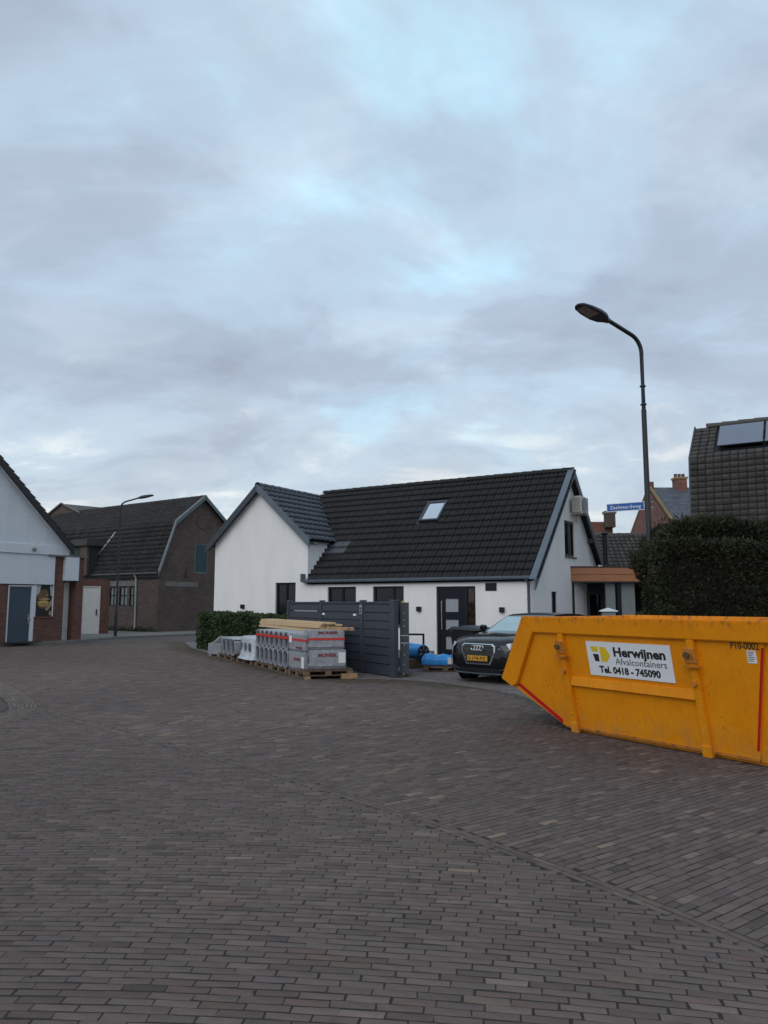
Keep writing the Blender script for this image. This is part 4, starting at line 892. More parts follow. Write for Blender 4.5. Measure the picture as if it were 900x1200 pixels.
# box rim round the top
def rimbar(p0, p1, out, name='rim'):
    pass
MB().hexa([fr_(-.50, 1.29, .05), fr_(2.86, 1.29, .05), fr_(2.86, 1.29, -.03), fr_(-.50, 1.29, -.03), fr_(-.66, 1.51, .05), fr_(2.90, 1.51, .05), fr_(2.90, 1.51, -.03), fr_(-.66, 1.51, -.03)]).build('rim', M_orange, skip, .012, seg=2)
MB().hexa([bk_(-.50, 1.29, -.03), bk_(2.86, 1.29, -.03), bk_(2.86, 1.29, .05), bk_(-.50, 1.29, .05), bk_(-.66, 1.51, -.03), bk_(2.90, 1.51, -.03), bk_(2.90, 1.51, .05), bk_(-.66, 1.51, .05)]).build('rim', M_orange, skip, .012, seg=2)
MB().hexa([fr_(2.76, 1.29, .045), fr_(2.93, 1.29, .045), bk_(2.93, 1.29, .045), bk_(2.76, 1.29, .045), fr_(2.80, 1.505, .045), fr_(2.96, 1.505, .045), bk_(2.96, 1.505, .045), bk_(2.80, 1.505, .045)]).build('rim', M_orange, skip, .012, seg=2)
MB().hexa([fr_(-.72, 1.36, -.035), fr_(-.52, 1.36, -.035), bk_(-.52, 1.36, -.035), bk_(-.72, 1.36, -.035), fr_(-.68, 1.50, -.035), fr_(-.54, 1.50, -.035), bk_(-.54, 1.50, -.035), bk_(-.68, 1.50, -.035)]).build('rim', M_orange, skip, .012, seg=2)
# sloping end frame
q = [(-.66, 1.512), (-.497, 1.288), (-.99, .545), (-1.10, .50), (-1.30, .605)]
MB().prism(q, lambda a, b: fr_(a, b, .053), lambda a, b: fr_(a, b, -.03)).build('end_frame', M_orange, skip, .01, seg=2)
MB().prism(q, lambda a, b: bk_(a, b, .053), lambda a, b: bk_(a, b, -.03)).build('end_frame', M_orange, skip, .01, seg=2)
MB().hexa([fr_(-1.12, .50, -.035), fr_(-1.0, .56, -.035), bk_(-1.0, .56, -.035), bk_(-1.12, .50, -.035), fr_(-1.31, .61, -.035), fr_(-1.16, .68, -.035), bk_(-1.16, .68, -.035), bk_(-1.31, .61, -.035)]).build('end_beam', M_orange, skip, .01)
# end post at the square end, base plinth, skids
MB().hexa([fr_(2.48, .03, -.02), fr_(2.64, .03, -.02), bk_(2.64, .03, -.02), bk_(2.48, .03, -.02), fr_(2.75, 1.29, -.02), fr_(2.90, 1.29, -.02), bk_(2.90, 1.29, -.02), bk_(2.75, 1.29, -.02)]).build('end_wall', M_orange, skip, .008)
MB().box(-.10, 2.62, .04, SW - .04, .004, .075).build('base_plinth', M_orange, skip, .006)
for y in (.10, SW - .22): MB().box(-.15, 2.75, y, y + .12, .0, .045).build('skid', M_rust, skip)
# flange along the bottom of the side
MB().hexa([fr_(-.20, .045, .012), fr_(2.50, .045, .012), fr_(2.50, .045, -.01), fr_(-.20, .045, -.01), fr_(-.21, .075, .012), fr_(2.51, .075, .012), fr_(2.51, .075, -.01), fr_(-.21, .075, -.01)]).build('bottom_flange', M_rust, skip)
M_lug = mat('dark_rusted_steel', (.10, .045, .02), .7, .3, 12, .4, 60)
# ribs with lifting lugs
for x in (.0, 1.93):
    for f_ in (fr_, bk_):
        rb_ = MB().hexa([f_(x - .05, -.0, .055), f_(x + .05, -.0, .055), f_(x + .05, -.0, -.01), f_(x - .05, -.0, -.01), f_(x - .05, 1.29, .055), f_(x + .05, 1.29, .055), f_(x + .05, 1.29, -.01), f_(x - .05, 1.29, -.01)]).build('rib', M_orange, skip, .01, seg=2)
        MB().hexa([f_(x - .085, 1.03, .075), f_(x + .06, 1.03, .075), f_(x + .06, 1.03, .045), f_(x - .085, 1.03, .045), f_(x - .085, 1.20, .075), f_(x + .045, 1.20, .075), f_(x + .045, 1.20, .045), f_(x - .085, 1.20, .045)]).build('lug_plate', M_rust, rb_, .008)
        c = Vector(f_(x - .035, 1.12, .07)); nrm = Vector((0, -1 if f_ is fr_ else 1, -.0))
        lg = MB().tube([c, c + nrm * .035], .026, 10).tube([c + nrm * .035, c + nrm * .045], .036, 10).build('lifting_lug', M_lug, rb_, 0, True)
        MB().hexa([f_(x - .10, .985, .10), f_(x + .09, .985, .10), f_(x + .09, .985, .04), f_(x - .10, .985, .04), f_(x - .10, 1.005, .10), f_(x + .09, 1.005, .10), f_(x + .09, 1.005, .04), f_(x - .10, 1.005, .04)]).build('lug_shelf', M_rust, rb_)
        c = Vector(f_(x - .01, .80, .06)); MB().tube([c, c + nrm * .03], .028, 8).build('bolt', M_rust, rb_)
        MB().hexa([f_(x - .06, .0, .07), f_(x + .06, .0, .07), f_(x + .06, .0, .05), f_(x - .06, .0, .05), f_(x - .06, .13, .07), f_(x + .06, .13, .07), f_(x + .06, .13, .05), f_(x - .06, .13, .05)]).build('foot', M_orange, rb_, .005)
for f_ in (fr_, bk_):
    MB().hexa([f_(.05, .62, .05), f_(1.88, .62, .05), f_(1.88, .62, -.005), f_(.05, .62, -.005), f_(.05, .735, .02), f_(1.88, .735, .02), f_(1.88, .735, -.005), f_(.05, .735, -.005)]).build('side_rail', M_orange, skip, .006)
# red reflective edges
M_refl = mat('red_reflective_tape', (.52, .010, .012), .35, .08, 10)
MB().prism([(-1.03, .535), (-.955, .555), (-.235, .135), (-.26, .085)], lambda a, b: fr_(a, b, .006), lambda a, b: fr_(a, b, .001)).build('red_stripe', M_refl, skip)
MB().prism([(2.722, 1.24), (2.75, 1.24), (2.515, .16), (2.487, .16)], lambda a, b: fr_(a, b, .006), lambda a, b: fr_(a, b, .001)).build('red_stripe', M_refl, skip)
# sign board
sgn = MB().hexa([fr_(.395, .785, .012), fr_(1.635, .785, .012), fr_(1.635, .785, .001), fr_(.395, .785, .001), fr_(.395, 1.213, .012), fr_(1.635, 1.213, .012), fr_(1.635, 1.213, .001), fr_(.395, 1.213, .001)]).build('sign_board', mat('white_sign', (.74, .75, .77), .4, .03, 2), skip)
tag(sgn, 'white company sign with yellow and black logo')
up_ = Vector((0, -LN, 1)).normalized()
def st(s_, x, z, size, m_, bold, width): text(s_, size, m_, sgn, basis(fr_(x, z, .0135), (1, 0, 0), up_), bold, width=width)
st('Herwijnen', .815, 1.045, .155, M_ink, .0058, .745)
st('Afvalcontainers', .825, .945, .115, M_greyink, 0.0, .735)
st('Tel. 0418 - 745090', .555, .830, .115, M_ink, .0046, .90)
def logo(pts, m_): MB().prism(pts, lambda a, b: fr_(a, b, .0145), lambda a, b: fr_(a, b, .0125)).build('logo', m_, sgn)
logo([(.455, 1.15), (.575, 1.15), (.575, 1.085), (.48, 1.085)], M_yellowlogo); logo([(.485, 1.055), (.575, 1.055), (.575, .965), (.51, .965)], M_ink)
logo([(.605, 1.15), (.69, 1.15), (.76, 1.05), (.69, .965), (.605, .965)], M_yellowlogo)
text('P10-0002', .105, mat('dark_stencil', (.06, .03, .012), .6, .1), skip, basis(fr_(2.385, 1.218, .003), (1, 0, 0), up_), .0015, width=.315)
lb = MB().hexa([fr_(2.555, 1.075, .004), fr_(2.655, 1.075, .004), fr_(2.655, 1.075, .001), fr_(2.555, 1.075, .001), fr_(2.555, 1.205, .004), fr_(2.655, 1.205, .004), fr_(2.655, 1.205, .001), fr_(2.555, 1.205, .001)]).build('info_label', M_paper, skip)
for k in range(6): MB().hexa([fr_(2.565, 1.185 - .018 * k, .0055), fr_(2.64 - .01 * (k % 3), 1.185 - .018 * k, .0055), fr_(2.64 - .01 * (k % 3), 1.185 - .018 * k, .0042), fr_(2.565, 1.185 - .018 * k, .0042), fr_(2.565, 1.192 - .018 * k, .0055), fr_(2.64 - .01 * (k % 3), 1.192 - .018 * k, .0055), fr_(2.64 - .01 * (k % 3), 1.192 - .018 * k, .0042), fr_(2.565, 1.192 - .018 * k, .0042)]).build('print_line', M_greyink, lb)

# ================================================================== STREET LAMPS AND NAME SIGN
def street_lamp(loc, rot, label, h=6.25):
    t = thing('street_lamp', loc, rot, label, 'street lamp', 'street lamps')
    MB().tube([(0, 0, 0), (0, 0, 1.15), (0, 0, 1.25), (0, 0, 5.28)], [.08, .08, .054, .046], 14).build('pole', M_lamp, t, 0, True)
    pts = [(0, 0, 5.28), (0, 0, h - .35)] + [(.35 * (1 - math.cos(a)), 0, h - .35 + .33 * math.sin(a)) for a in np.linspace(.2, 1.3, 7)] + [(.88, 0, h + .14)]
    MB().tube(pts, .039, 12).build('arm', M_lamp, t, 0, True)
    for z in (5.38, 5.73): MB().lathe([(.042, -.012), (.058, -.01), (.058, .01), (.042, .012)], 12, 'z', (0, 0, z)).build('clamp', M_lamp, t)
    tl = math.atan2(.18, 1); M = Matrix.Translation((.85, 0, h + .13)) @ Matrix.Rotation(-tl, 4, 'Y') @ Matrix.Diagonal((1.18, 1.05, .80, 1))
    rings = []
    for x, wy, zt, zb in ((-.02, .045, .045, -.045), (.05, .06, .07, -.055), (.12, .13, .095, -.055), (.25, .165, .10, -.05), (.45, .16, .085, -.035), (.60, .125, .06, -.02), (.66, .06, .03, -.01)):
        rings.append([(x, -wy, zb), (x, wy, zb), (x, wy, zb + (zt - zb) * .35), (x, wy * .62, zt * .92), (x, 0, zt), (x, -wy * .62, zt * .92), (x, -wy, zb + (zt - zb) * .35)])
    hd = MB().loft(rings).xf(M).build('lamp_head', M_lamp, t, .004, True)
    MB().add([(.30, -.12, -.052), (.58, -.10, -.03), (.58, .10, -.03), (.30, .12, -.052), (.30, -.12, -.045), (.58, -.10, -.02), (.58, .10, -.02), (.30, .12, -.045)], [(3, 2, 1, 0), (0, 1, 5, 4), (1, 2, 6, 5), (2, 3, 7, 6), (3, 0, 4, 7)]).xf(M).build('lens', M_diff, hd)
    return t
street_lamp((4.86, 13.72, 0), math.atan2(-.50, -.86), 'dark street lamp rising behind the conifer hedge, carrying a street name sign', 6.72)
street_lamp((-12.842, 36.341, .0), R(-4), 'dark street lamp on the pavement before the old brick barn', 6.62)
nsg = thing('street_name_sign', (4.86, 13.72, 3.40), R(0), 'blue street name sign with white lettering clamped to the lamp post', 'sign')
sdir = Vector((-.84, .54, 0)).normalized(); sn = Vector((0, 0, 1)).cross(sdir)
M = basis((0, 0, 0), -sdir, (0, 0, 1)); M.translation = sdir * .76 + Vector((-sdir.y, sdir.x, 0)) * .0
MB().box(0, .70, 0, .155, -.008, .0).xf(M).build('border', M_signwhite, nsg)
MB().box(.012, .688, .012, .143, .0005, .004).xf(M).build('plate', M_signblue, nsg)
Mt = M.copy(); Mt.translation = M @ Vector((.065, .045, .006))
text('Zaalwaardweg', .092, M_signwhite, nsg, Mt, .0003, width=.57, spacing=1.08)
for z in (.02, .12): MB().box(.69, .86, z, z + .025, -.02, .004).xf(M).build('clamp', M_grille, nsg); 

# ================================================================== FENCE, GATE
FD = Vector((-.527, .85)).normalized(); FROT = math.atan2(-FD.y, -FD.x)   # local x runs from the far end towards the gate
fence = thing('slatted_fence', (.233, 17.451, 0), FROT, 'anthracite slatted garden fence behind the tile pallets', 'fence')
FH = 1.72
def fpost(x, wd_=.13, h=FH + .02): 
    p = MB().box(x - wd_ / 2, x + wd_ / 2, -.065, .065, 0, h).build('post', M_anthra, fence, .006); MB().box(x - wd_ / 2 - .008, x + wd_ / 2 + .008, -.073, .073, h, h + .02).build('cap', M_zinc, p, .003)
fpost(0, .17); fpost(-1.42); fpost(-3.62, .10); fpost(-5.72, .10)
def fpanel(x0, x1, n_):
    sh_ = (FH - .14) / n_
    for k in range(n_):
        z = .09 + k * sh_
        MB().prism([(-.030, z + .0), (-.004, z + .0), (.026, z + sh_ + .014), (.014, z + sh_ + .014), (.008, z + sh_ - .026), (-.030, z + sh_ - .026)], lambda a, b: (x0, a, b), lambda a, b: (x1, a, b)).build('slat', M_anthra, fence)
    MB().box(x0, x1, -.03, .03, FH - .05, FH).build('top_rail', M_anthra, fence, .004); MB().box(x0, x1, -.03, .03, .03, .085).build('bottom_rail', M_anthra, fence, .004)
    for x in (x0, x1 - .06): MB().box(x, x + .06, -.032, .032, .03, FH - .05).build('stile', M_anthra, fence, .003)
fpanel(-1.355, -.085, 8); fpanel(-3.57, -1.485, 8); fpanel(-5.67, -3.67, 8)
MB().box(-5.3, -3.85, -.040, -.026, 1.45, 1.48).build('pale_strip', M_frost, fence)
for x in (-3.45, -1.75): MB().box(x - .09, x + .05, -.045, -.032, 1.37, 1.42).build('bracket', M_signwhite, fence)
hn = MB().box(-1.47, -1.36, -.078, -.067, 1.42, 1.64).build('number_plate', M_frost, fence)
for z in (1.555, 1.48): MB().lathe([(.018, -.004), (.032, -.004), (.032, .002), (.018, .002)], 12, 'y', (-1.415, -.079, z)).build('digit', M_ink, hn)
gate = thing('open_gate_leaf', (.42, 17.62, 0), R(88), 'anthracite gate leaf standing open with steel hinge pins', 'gate')
MB().box(0, .06, -.03, .03, .06, 1.70).box(1.54, 1.6, -.03, .03, .06, 1.70).box(.06, 1.54, -.03, .03, 1.64, 1.70).box(.06, 1.54, -.03, .03, .06, .13).build('frame', M_anthra, gate, .004)
for k in range(8): MB().prism([(-.026, .13 + k * .188), (-.004, .13 + k * .188), (.024, .332 + k * .188), (.012, .332 + k * .188), (-.026, .285 + k * .188)], lambda a, b: (.06, a, b), lambda a, b: (1.54, a, b)).build('slat', M_anthra, gate)
MB().box(-.06, -.002, -.16, .05, .06, 1.70).build('edge_plate', M_anthra, gate, .004)
for z in (.28, .50, .72, 1.16, 1.3, 1.45): MB().tube([(-.075, -.05, z), (-.055, -.05, z)], .014, 6).build('bolt', M_steel, gate)
for z in (.76, .93): MB().box(-.07, -.058, -.15, .03, z, z + .02).build('hinge_strap', M_steel, gate)
MB().lathe([(.0, .04), (.03, .03), (.035, 0)], 8, 'z', (-.02, -.02, 1.70)).build('yellow_cap', mat('yellow_plastic', (.5, .36, .03), .5, .1), gate)
MB().tube([(-.05, -.03, 0), (-.05, -.03, .10)], .03, 8).build('ground_bolt', M_steel, gate)

# ================================================================== PALLETS AND ROOF TILE BUNDLES
RD = Vector((-.457, .889)).normalized(); RROT = math.atan2(-RD.y, -RD.x); R0 = Vector((-1.70, 17.0))
def rp(s_, back=0.0, z=0.0):
    nrm = Vector((RD.y, -RD.x)); p = R0 + RD * s_ + nrm * back; return (p.x, p.y, z)
M_pblock = mat('pallet_foot_wood', (0.17, 0.11, 0.065), 0.85, 0.2, 8, 0.3, 50)  # darker copy of the block wood, shade under the loads in its colour
def pallet(loc, rot, L_, D_, label, name='pallet'):
    """local x to the right, y backwards"""
    t = thing(name, loc, rot, label, 'pallet', 'wooden pallets')
    for i in range(3):
        y = (D_ - .10) * i / 2
        for j in range(3):
            x = (L_ - .14) * j / 2
            MB().box(x, x + .14, y, y + .10, .022, .10).build('block', M_pblock, t, .003)
        MB().box(0, L_, y, y + .10, .0, .022).build('bottom_board', M_wood_old, t)
        MB().box(0, L_, y, y + .10, .10, .122).build('stringer_board', M_wood_old, t)
    nn = 6; wd_ = D_ / nn
    nx = max(4, int(L_ / .2)); wx = L_ / nx
    for k in range(nx): MB().box(k * wx + .012, (k + 1) * wx - .012, 0, D_, .122, .146).build('deck_board', M_wood_old, t)
    return t
def ring_pts(w_, h_, r_, n_=4):
    pts = []
    for cx_, cz, a0 in ((w_ / 2 - r_, h_ / 2 - r_, 0), (-w_ / 2 + r_, h_ / 2 - r_, 90), (-w_ / 2 + r_, -h_ / 2 + r_, 180), (w_ / 2 - r_, -h_ / 2 + r_, 270)):
        for k in range(n_ + 1):
            a = R(a0 + 90 * k / n_); pts.append((cx_ + r_ * math.cos(a), cz + r_ * math.sin(a)))
    return pts
def bundle_proto(w_, h_, D_, strap):
    """tiles stood on end: nested rounded shells seen end-on, with hollow painted as a dark core and a red strap"""
    meshes = []
    def shell(ow, oh, iw, ih, y0, y1, cz):
        o, i_ = ring_pts(ow, oh, min(ow, oh) * .26), ring_pts(iw, ih, min(iw, ih) * .36); n_ = len(o); mb = MB()
        mb.add([(a, y0, b + cz) for a, b in o] + [(a, y0, b + cz) for a, b in i_] + [(a, y1, b + cz) for a, b in o] + [(a, y1, b + cz) for a, b in i_],
               [(k, (k + 1) % n_, n_ + (k + 1) % n_, n_ + k) for k in range(n_)] + [(2 * n_ + k, 3 * n_ + k, 3 * n_ + (k + 1) % n_, 2 * n_ + (k + 1) % n_) for k in range(n_)] +
               [(k, 2 * n_ + k, 2 * n_ + (k + 1) % n_, (k + 1) % n_) for k in range(n_)] + [(n_ + k, n_ + (k + 1) % n_, 3 * n_ + (k + 1) % n_, 3 * n_ + k) for k in range(n_)])
        return mb
    cz = h_ / 2
    meshes.append(('outer_tiles', shell(w_ * .98, h_, w_ * .76, h_ * .86, 0, D_, cz).mesh('outer_tiles', M_pack)))
    meshes.append(('inner_tiles', shell(w_ * .66, h_ * .78, w_ * .40, h_ * .56, .03, D_ - .03, cz).mesh('inner_tiles', M_packtile)))
    meshes.append(('hollow_shade', MB().box(-w_ * .32, w_ * .32, .06, D_ - .06, h_ * .12, h_ * .88).mesh('hollow_shade', M_dark_in)))  # solid dark core; its colour stands for shade in the open middle
    if strap: meshes.append(('strap', MB().box(-w_ / 2 - .004, w_ / 2 + .004, -.008, D_ + .008, h_ * .60, h_ * .74).mesh('strap', M_red)))
    return meshes
def place_bundle(meshes, loc, rot, label, group):
    t = thing('tile_bundle', loc, rot, label, 'tile bundle', group)
    for n_, me in meshes: link(n_, me, t)
    return t
bp0, bp1 = bundle_proto(.345, .42, .9, True), bundle_proto(.345, .42, .9, False)
# two pallets under the seven columns
pallet(rp(2.62, 0.02), RROT, 1.20, .95, 'wooden pallet under strapped tile bundles beside the paper wrapped pack')
pallet(rp(3.90, 0.02), RROT, 1.24, .95, 'wooden pallet under strapped tile bundles beside the film wrapped load')
ORD = ('first', 'second', 'third', 'fourth', 'fifth', 'sixth', 'seventh')
for c in range(7):
    s_ = 1.55 + .355 * c + (.03 if c > 2 else 0)
    place_bundle(bp1, rp(s_, .03, .147), RROT, 'lower unstrapped tile bundle, %s from the paper wrapped packs' % ORD[c], 'lower layer of tile bundles')
    place_bundle(bp0, rp(s_, .04, .568), RROT + R(random.uniform(-1.5, 1.5)), 'upper tile bundle with red strap, %s from the paper wrapped packs' % ORD[c], 'upper layer of tile bundles')
def paper_pack(loc, rot, W_, D_, H_, label, lettering, strap, lab, sides=True):
    t = thing('wrapped_tile_pack', loc, rot, label, 'tile pack')
    b = MB().box(0, W_, 0, D_, 0, H_); b.build('wrapping', M_pack, t, .018, seg=2)
    if strap: MB().box(-.006, W_ + .006, -.008, D_ + .006, H_ * strap, H_ * strap + .05).build('strap', M_red, t)
    MB().box(-.004, W_ + .004, -.005, D_ + .004, .03, .06).build('dark_band', M_packtile, t)
    if lettering: text(lettering[0], lettering[1], M_redprint, t, basis((lettering[2], -.0035, lettering[3]), (1, 0, 0), (0, 0, 1)), .004, width=lettering[4])
    if lab: MB().box(lab[0], lab[1], -.012, -.009, lab[2], lab[3]).build('label', M_paper, t)
    if sides:     # tile ends showing on the open left side
        for k in range(4):
            y = .06 + k * (D_ - .12) / 4
            MB().lathe([(.03, -.004), (.085, -.004), (.085, -.016), (.03, -.016)], 14, 'x', (0, y + .09, H_ * .5)).build('tile_end', M_packtile, t)
    return t
# paper wrapped stack in line with the row
pallet(rp(1.33, 0.02), RROT, 1.15, .95, 'wooden pallet under the paper wrapped pack with red strap')
paper_pack(rp(1.30, .03, .147), RROT, 1.08, .85, .41, 'lower grey wrapped tile pack with small tall label beside strapped bundles', ('MONIER', .08, .35, .22, .42), 0, (.86, 1.02, .04, .32), False)
paper_pack(rp(1.30, .035, .558), RROT + R(.8), 1.08, .85, .41, 'upper grey wrapped tile pack with red strap beside strapped bundles', ('MONIER', .06, .45, .08, .40), .62, (.02, .20, .20, .36), False)
# front pallet, turned towards the street, two packs with red print
AROT = math.atan2(.25, .967); A0 = (-1.76, 16.95)
pallet((A0[0] - .02, A0[1], .07), AROT, 1.12, 1.0, 'wooden pallet turned to the street under two red printed packs')
def ap(x, y, z): return (A0[0] + x * math.cos(AROT) - y * math.sin(AROT), A0[1] + x * math.sin(AROT) + y * math.cos(AROT), z)
paper_pack(ap(.12, .10, .22), AROT, .84, .82, .42, 'lower red printed tile pack with white delivery label on turned pallet', ('MONIER', .105, .20, .265, .42), 0, (.66, .82, .12, .36))
paper_pack(ap(.10, .12, .645), AROT + R(-.8), .82, .82, .42, 'upper red printed tile pack with red strap on turned pallet', ('MONIER', .085, .22, .345, .46), .50, None)
for i_, (x, y) in enumerate(((.70, -.06), (.02, .0))):
    b = MB().box(0, .36 if i_ == 0 else .12, 0, .12, 0, .07 if i_ else .11).build('timber_block', M_wood_block, None, .004); b.location = ap(x + (.14 if i_ == 0 else 0), y, 0); b.rotation_euler = (0, 0, AROT + R(6))
    tag(b, ('short thick timber offcut under the right corner of the turned pallet', 'small timber block under the left corner of the turned pallet')[i_], 'timber')
for i_, (x, y) in enumerate(((.0, .85), (.95, .85))):
    b = MB().box(0, .14, 0, .12, 0, .07).build('timber_block', M_wood_block, None, .004); b.location = ap(x, y, 0); b.rotation_euler = (0, 0, AROT); tag(b, 'small timber block under the rear %s corner of the turned pallet' % ('hedge side', 'gate side')[i_], 'timber', 'rear support blocks')
# film wrapped load and the lower bundles further along
pallet(rp(5.60, 0.0), RROT, 1.45, .95, 'wooden pallet under the load draped in pale film')
fw_ = thing('film_wrapped_load', rp(5.35, .02, .147), RROT, 'tile load draped in pale plastic film, flaring at the bottom', 'wrapped load')
ringz = []
for z, e in ((0.0, .10), (.06, .05), (.18, .012), (.40, .0), (.56, .0), (.61, -.035), (.625, -.16)):
    ring = []
    for k in range(40):
        a = 2 * math.pi * k / 40; cx_ = math.copysign(abs(math.cos(a)) ** .35, math.cos(a)); sy = math.copysign(abs(math.sin(a)) ** .35, math.sin(a))
        wob = (1 + (.035 if z < .2 else .014) * math.sin(7 * a + z * 9) + .012 * math.sin(17 * a + 3 * z))
        ring.append((.62 + (.62 + e) * cx_ * wob, .45 + (.45 + e) * sy * wob, z))
    ringz.append(ring)
MB().loft(ringz).build('film', M_film, fw_, 0, True)
for k in range(3): MB().lathe([(.05, -.006), (.12, -.006), (.12, .0), (.05, .0)], 12, 'y', (.22 + .38 * k, -.012, .33)).build('tile_end', M_packtile, fw_)
pallet(rp(7.55, 0.0), RROT, 1.5, .95, 'wooden pallet under the low open tile bundles by the concrete troughs')
bp2 = bundle_proto(.42, .46, .9, False)
for c in range(3): place_bundle(bp2, rp(6.10 + .47 * c, .03, .147), RROT, 'low grey tile bundle, %s from the film wrapped load' % ORD[c], 'low tile bundles')
cs = tag(MB().prism([(0, 0), (1.4, 0), (1.38, .05), (1.0, .075), (.5, .06), (.05, .045)], lambda a, b: (a, 0, b), lambda a, b: (a, .92, b * .8 + .01)).build('film_sheet', M_film, None, .006), 'crumpled pale film sheet lying over the low tile bundles', 'plastic film'); cs.location = rp(7.30, .0, .607); cs.rotation_euler = (0, 0, RROT)
# concrete trough elements at the far end
def trough(loc, rot, label, L_=.72):
    t = thing('concrete_trough', loc, rot, label, 'concrete block', 'concrete troughs')
    for x in (.1, L_ - .2): MB().box(x, x + .12, -.02, .5, 0, .06).build('foot', M_block, t, .006)
    MB().box(0, L_, 0, .10, .06, .40).build('front_wall', M_block, t, .012); MB().box(0, L_, .10, .5, .06, .14).build('floor', M_block, t, .006)
    MB().prism([(.10, .14), (.5, .14), (.5, .62), (.40, .60), (.24, .46), (.10, .40)], lambda a, b: (0, a, b), lambda a, b: (.09, a, b)).build('end_wall', M_block, t, .006)
    MB().box(.09, L_, .42, .5, .14, .58).build('back_wall', M_block, t, .008)
    return t
trough(rp(8.55, -.08), RROT + R(16), 'grey concrete trough with swept end lying beyond the tile bundles', .80)
# planks on top of the rear bundles
sp_ = tag(MB().box(0, 4.3, 0, .40, .0, .985).build('rear_tile_stack', M_packtile, None, .01), 'grey tile stack behind the strapped bundles, under the timber planks', 'tile stack'); sp_.location = rp(5.75, .96, .0); sp_.rotation_euler = (0, 0, RROT)
variants = []
for k in range(6):
    me = MB().box(0, 1, 0, .19, 0, .045).mesh('plank', M_wood_new); tt = random.uniform(.85, 1.12); tone_attr(me, (tt, tt * random.uniform(.97, 1.0), tt * random.uniform(.93, 1.0))); variants.append(me)
for lay in range(5):
    for k in range(3):
        if lay == 4 and k == 2: continue
        o = link('plank', variants[(lay * 3 + k) % 6]); Ln = 4.75 + random.uniform(-.12, .10)
        o.location = rp(6.05 - random.uniform(0, .18) + (.0 if lay < 4 else -.1), .80 + k * .19, .986 + lay * .0465); o.rotation_euler = (0, 0, RROT + R(random.uniform(-.5, .5))); o.scale = (Ln, 1, 1)
        tag(o, 'long pale timber plank in the %s layer of the stack behind the tile bundles' % ('bottom', 'second', 'third', 'fourth', 'top')[lay], 'plank', 'pale timber planks')
for k in range(3):
    o = MB().box(0, .32, 0, .09, 0, .07).build('timber_offcut', M_wood_block, None, .003); o.location = rp(.32 - .17 * k, .72 + .14 * k, 1.066); o.rotation_euler = (0, 0, RROT + R(30 - 25 * k)); tag(o, ('brown timber offcut on the red strapped pack, touching the plank ends', 'brown timber offcut in the middle of the red strapped pack', 'brown timber offcut on the fence side of the red strapped pack')[k], 'timber', 'timber offcuts')

# ================================================================== BLUE ROLLS AND FRAME BY THE DOOR
def roll(loc, rot, r, L_, label):
    t = thing('blue_roll', loc, rot, label, 'roll', 'blue wrapped rolls')
    MB().lathe([(r * .9, 0), (r, .04), (r, L_ - .04), (r * .9, L_)], 20, 'y', (0, 0, r)).build('wrapping', M_bluewrap, t, 0, True)
    c_ = MB().lathe([(r * .30, -.015), (r * .88, -.015), (r * .92, .0), (r * .30, .004)], 20, 'y', (0, 0, r)).build('end_cap', M_black, t, 0, True)
    for k in range(6): a = k * 1.047; MB().box(-.012, .012, -.02, -.014, r * .32, r * .8).xf(Matrix.Translation((0, 0, r)) @ Matrix.Rotation(a, 4, 'Y')).build('spoke', M_grille, c_)
    return t
roll((1.02, 19.70, .24), R(24), .19, 1.0, 'thick blue roll with round black end cap beside the gate')
sup = tag(MB().box(-.3, .3, 0, .9, 0, .245).build('low_crate', M_wood_old, None, .01), 'dark low crate carrying the thick blue roll by the gate', 'crate'); sup.location = (.95, 19.85, 0); sup.rotation_euler = (0, 0, R(24))
bb = thing('blue_pack', (.98, 18.95, .158), R(-4), 'flat blue plastic wrapped pack with white label before the front door', 'pack')
rg = []
for x, hgt in ((-.05, .14), (.03, .24), (.18, .27), (.33, .20), (.5, .25), (.66, .21), (.82, .26), (1.0, .23), (1.08, .13)):
    rg.append([(x, -.02, .0), (x, .62, 0), (x, .64, hgt * .6), (x, .56, hgt), (x, .28, hgt * 1.04), (x, .06, hgt), (x, -.04, hgt * .6)])
MB().loft(rg).build('wrapping', M_bluewrap, bb, .012, True)
MB().box(.60, .78, -.052, -.044, .03, .19).build('label', M_paper, bb)
pl_ = pallet((.97, 18.93, .012), R(-4), 1.1, .66, 'dark pallet under the flat blue pack')
fr2 = thing('tube_frame', (.62, 20.5, 0), R(-12), 'black square tube frame standing behind the blue roll', 'frame')
for x in (0, .42): MB().box(x, x + .05, 0, .05, 0, .82).build('leg', M_frame, fr2)
MB().box(0, .47, 0, .05, .82, .87).build('top_bar', M_frame, fr2)
for x in (0, .42): MB().box(x, x + .05, -.3, .35, 0, .04).build('foot', M_frame, fr2)
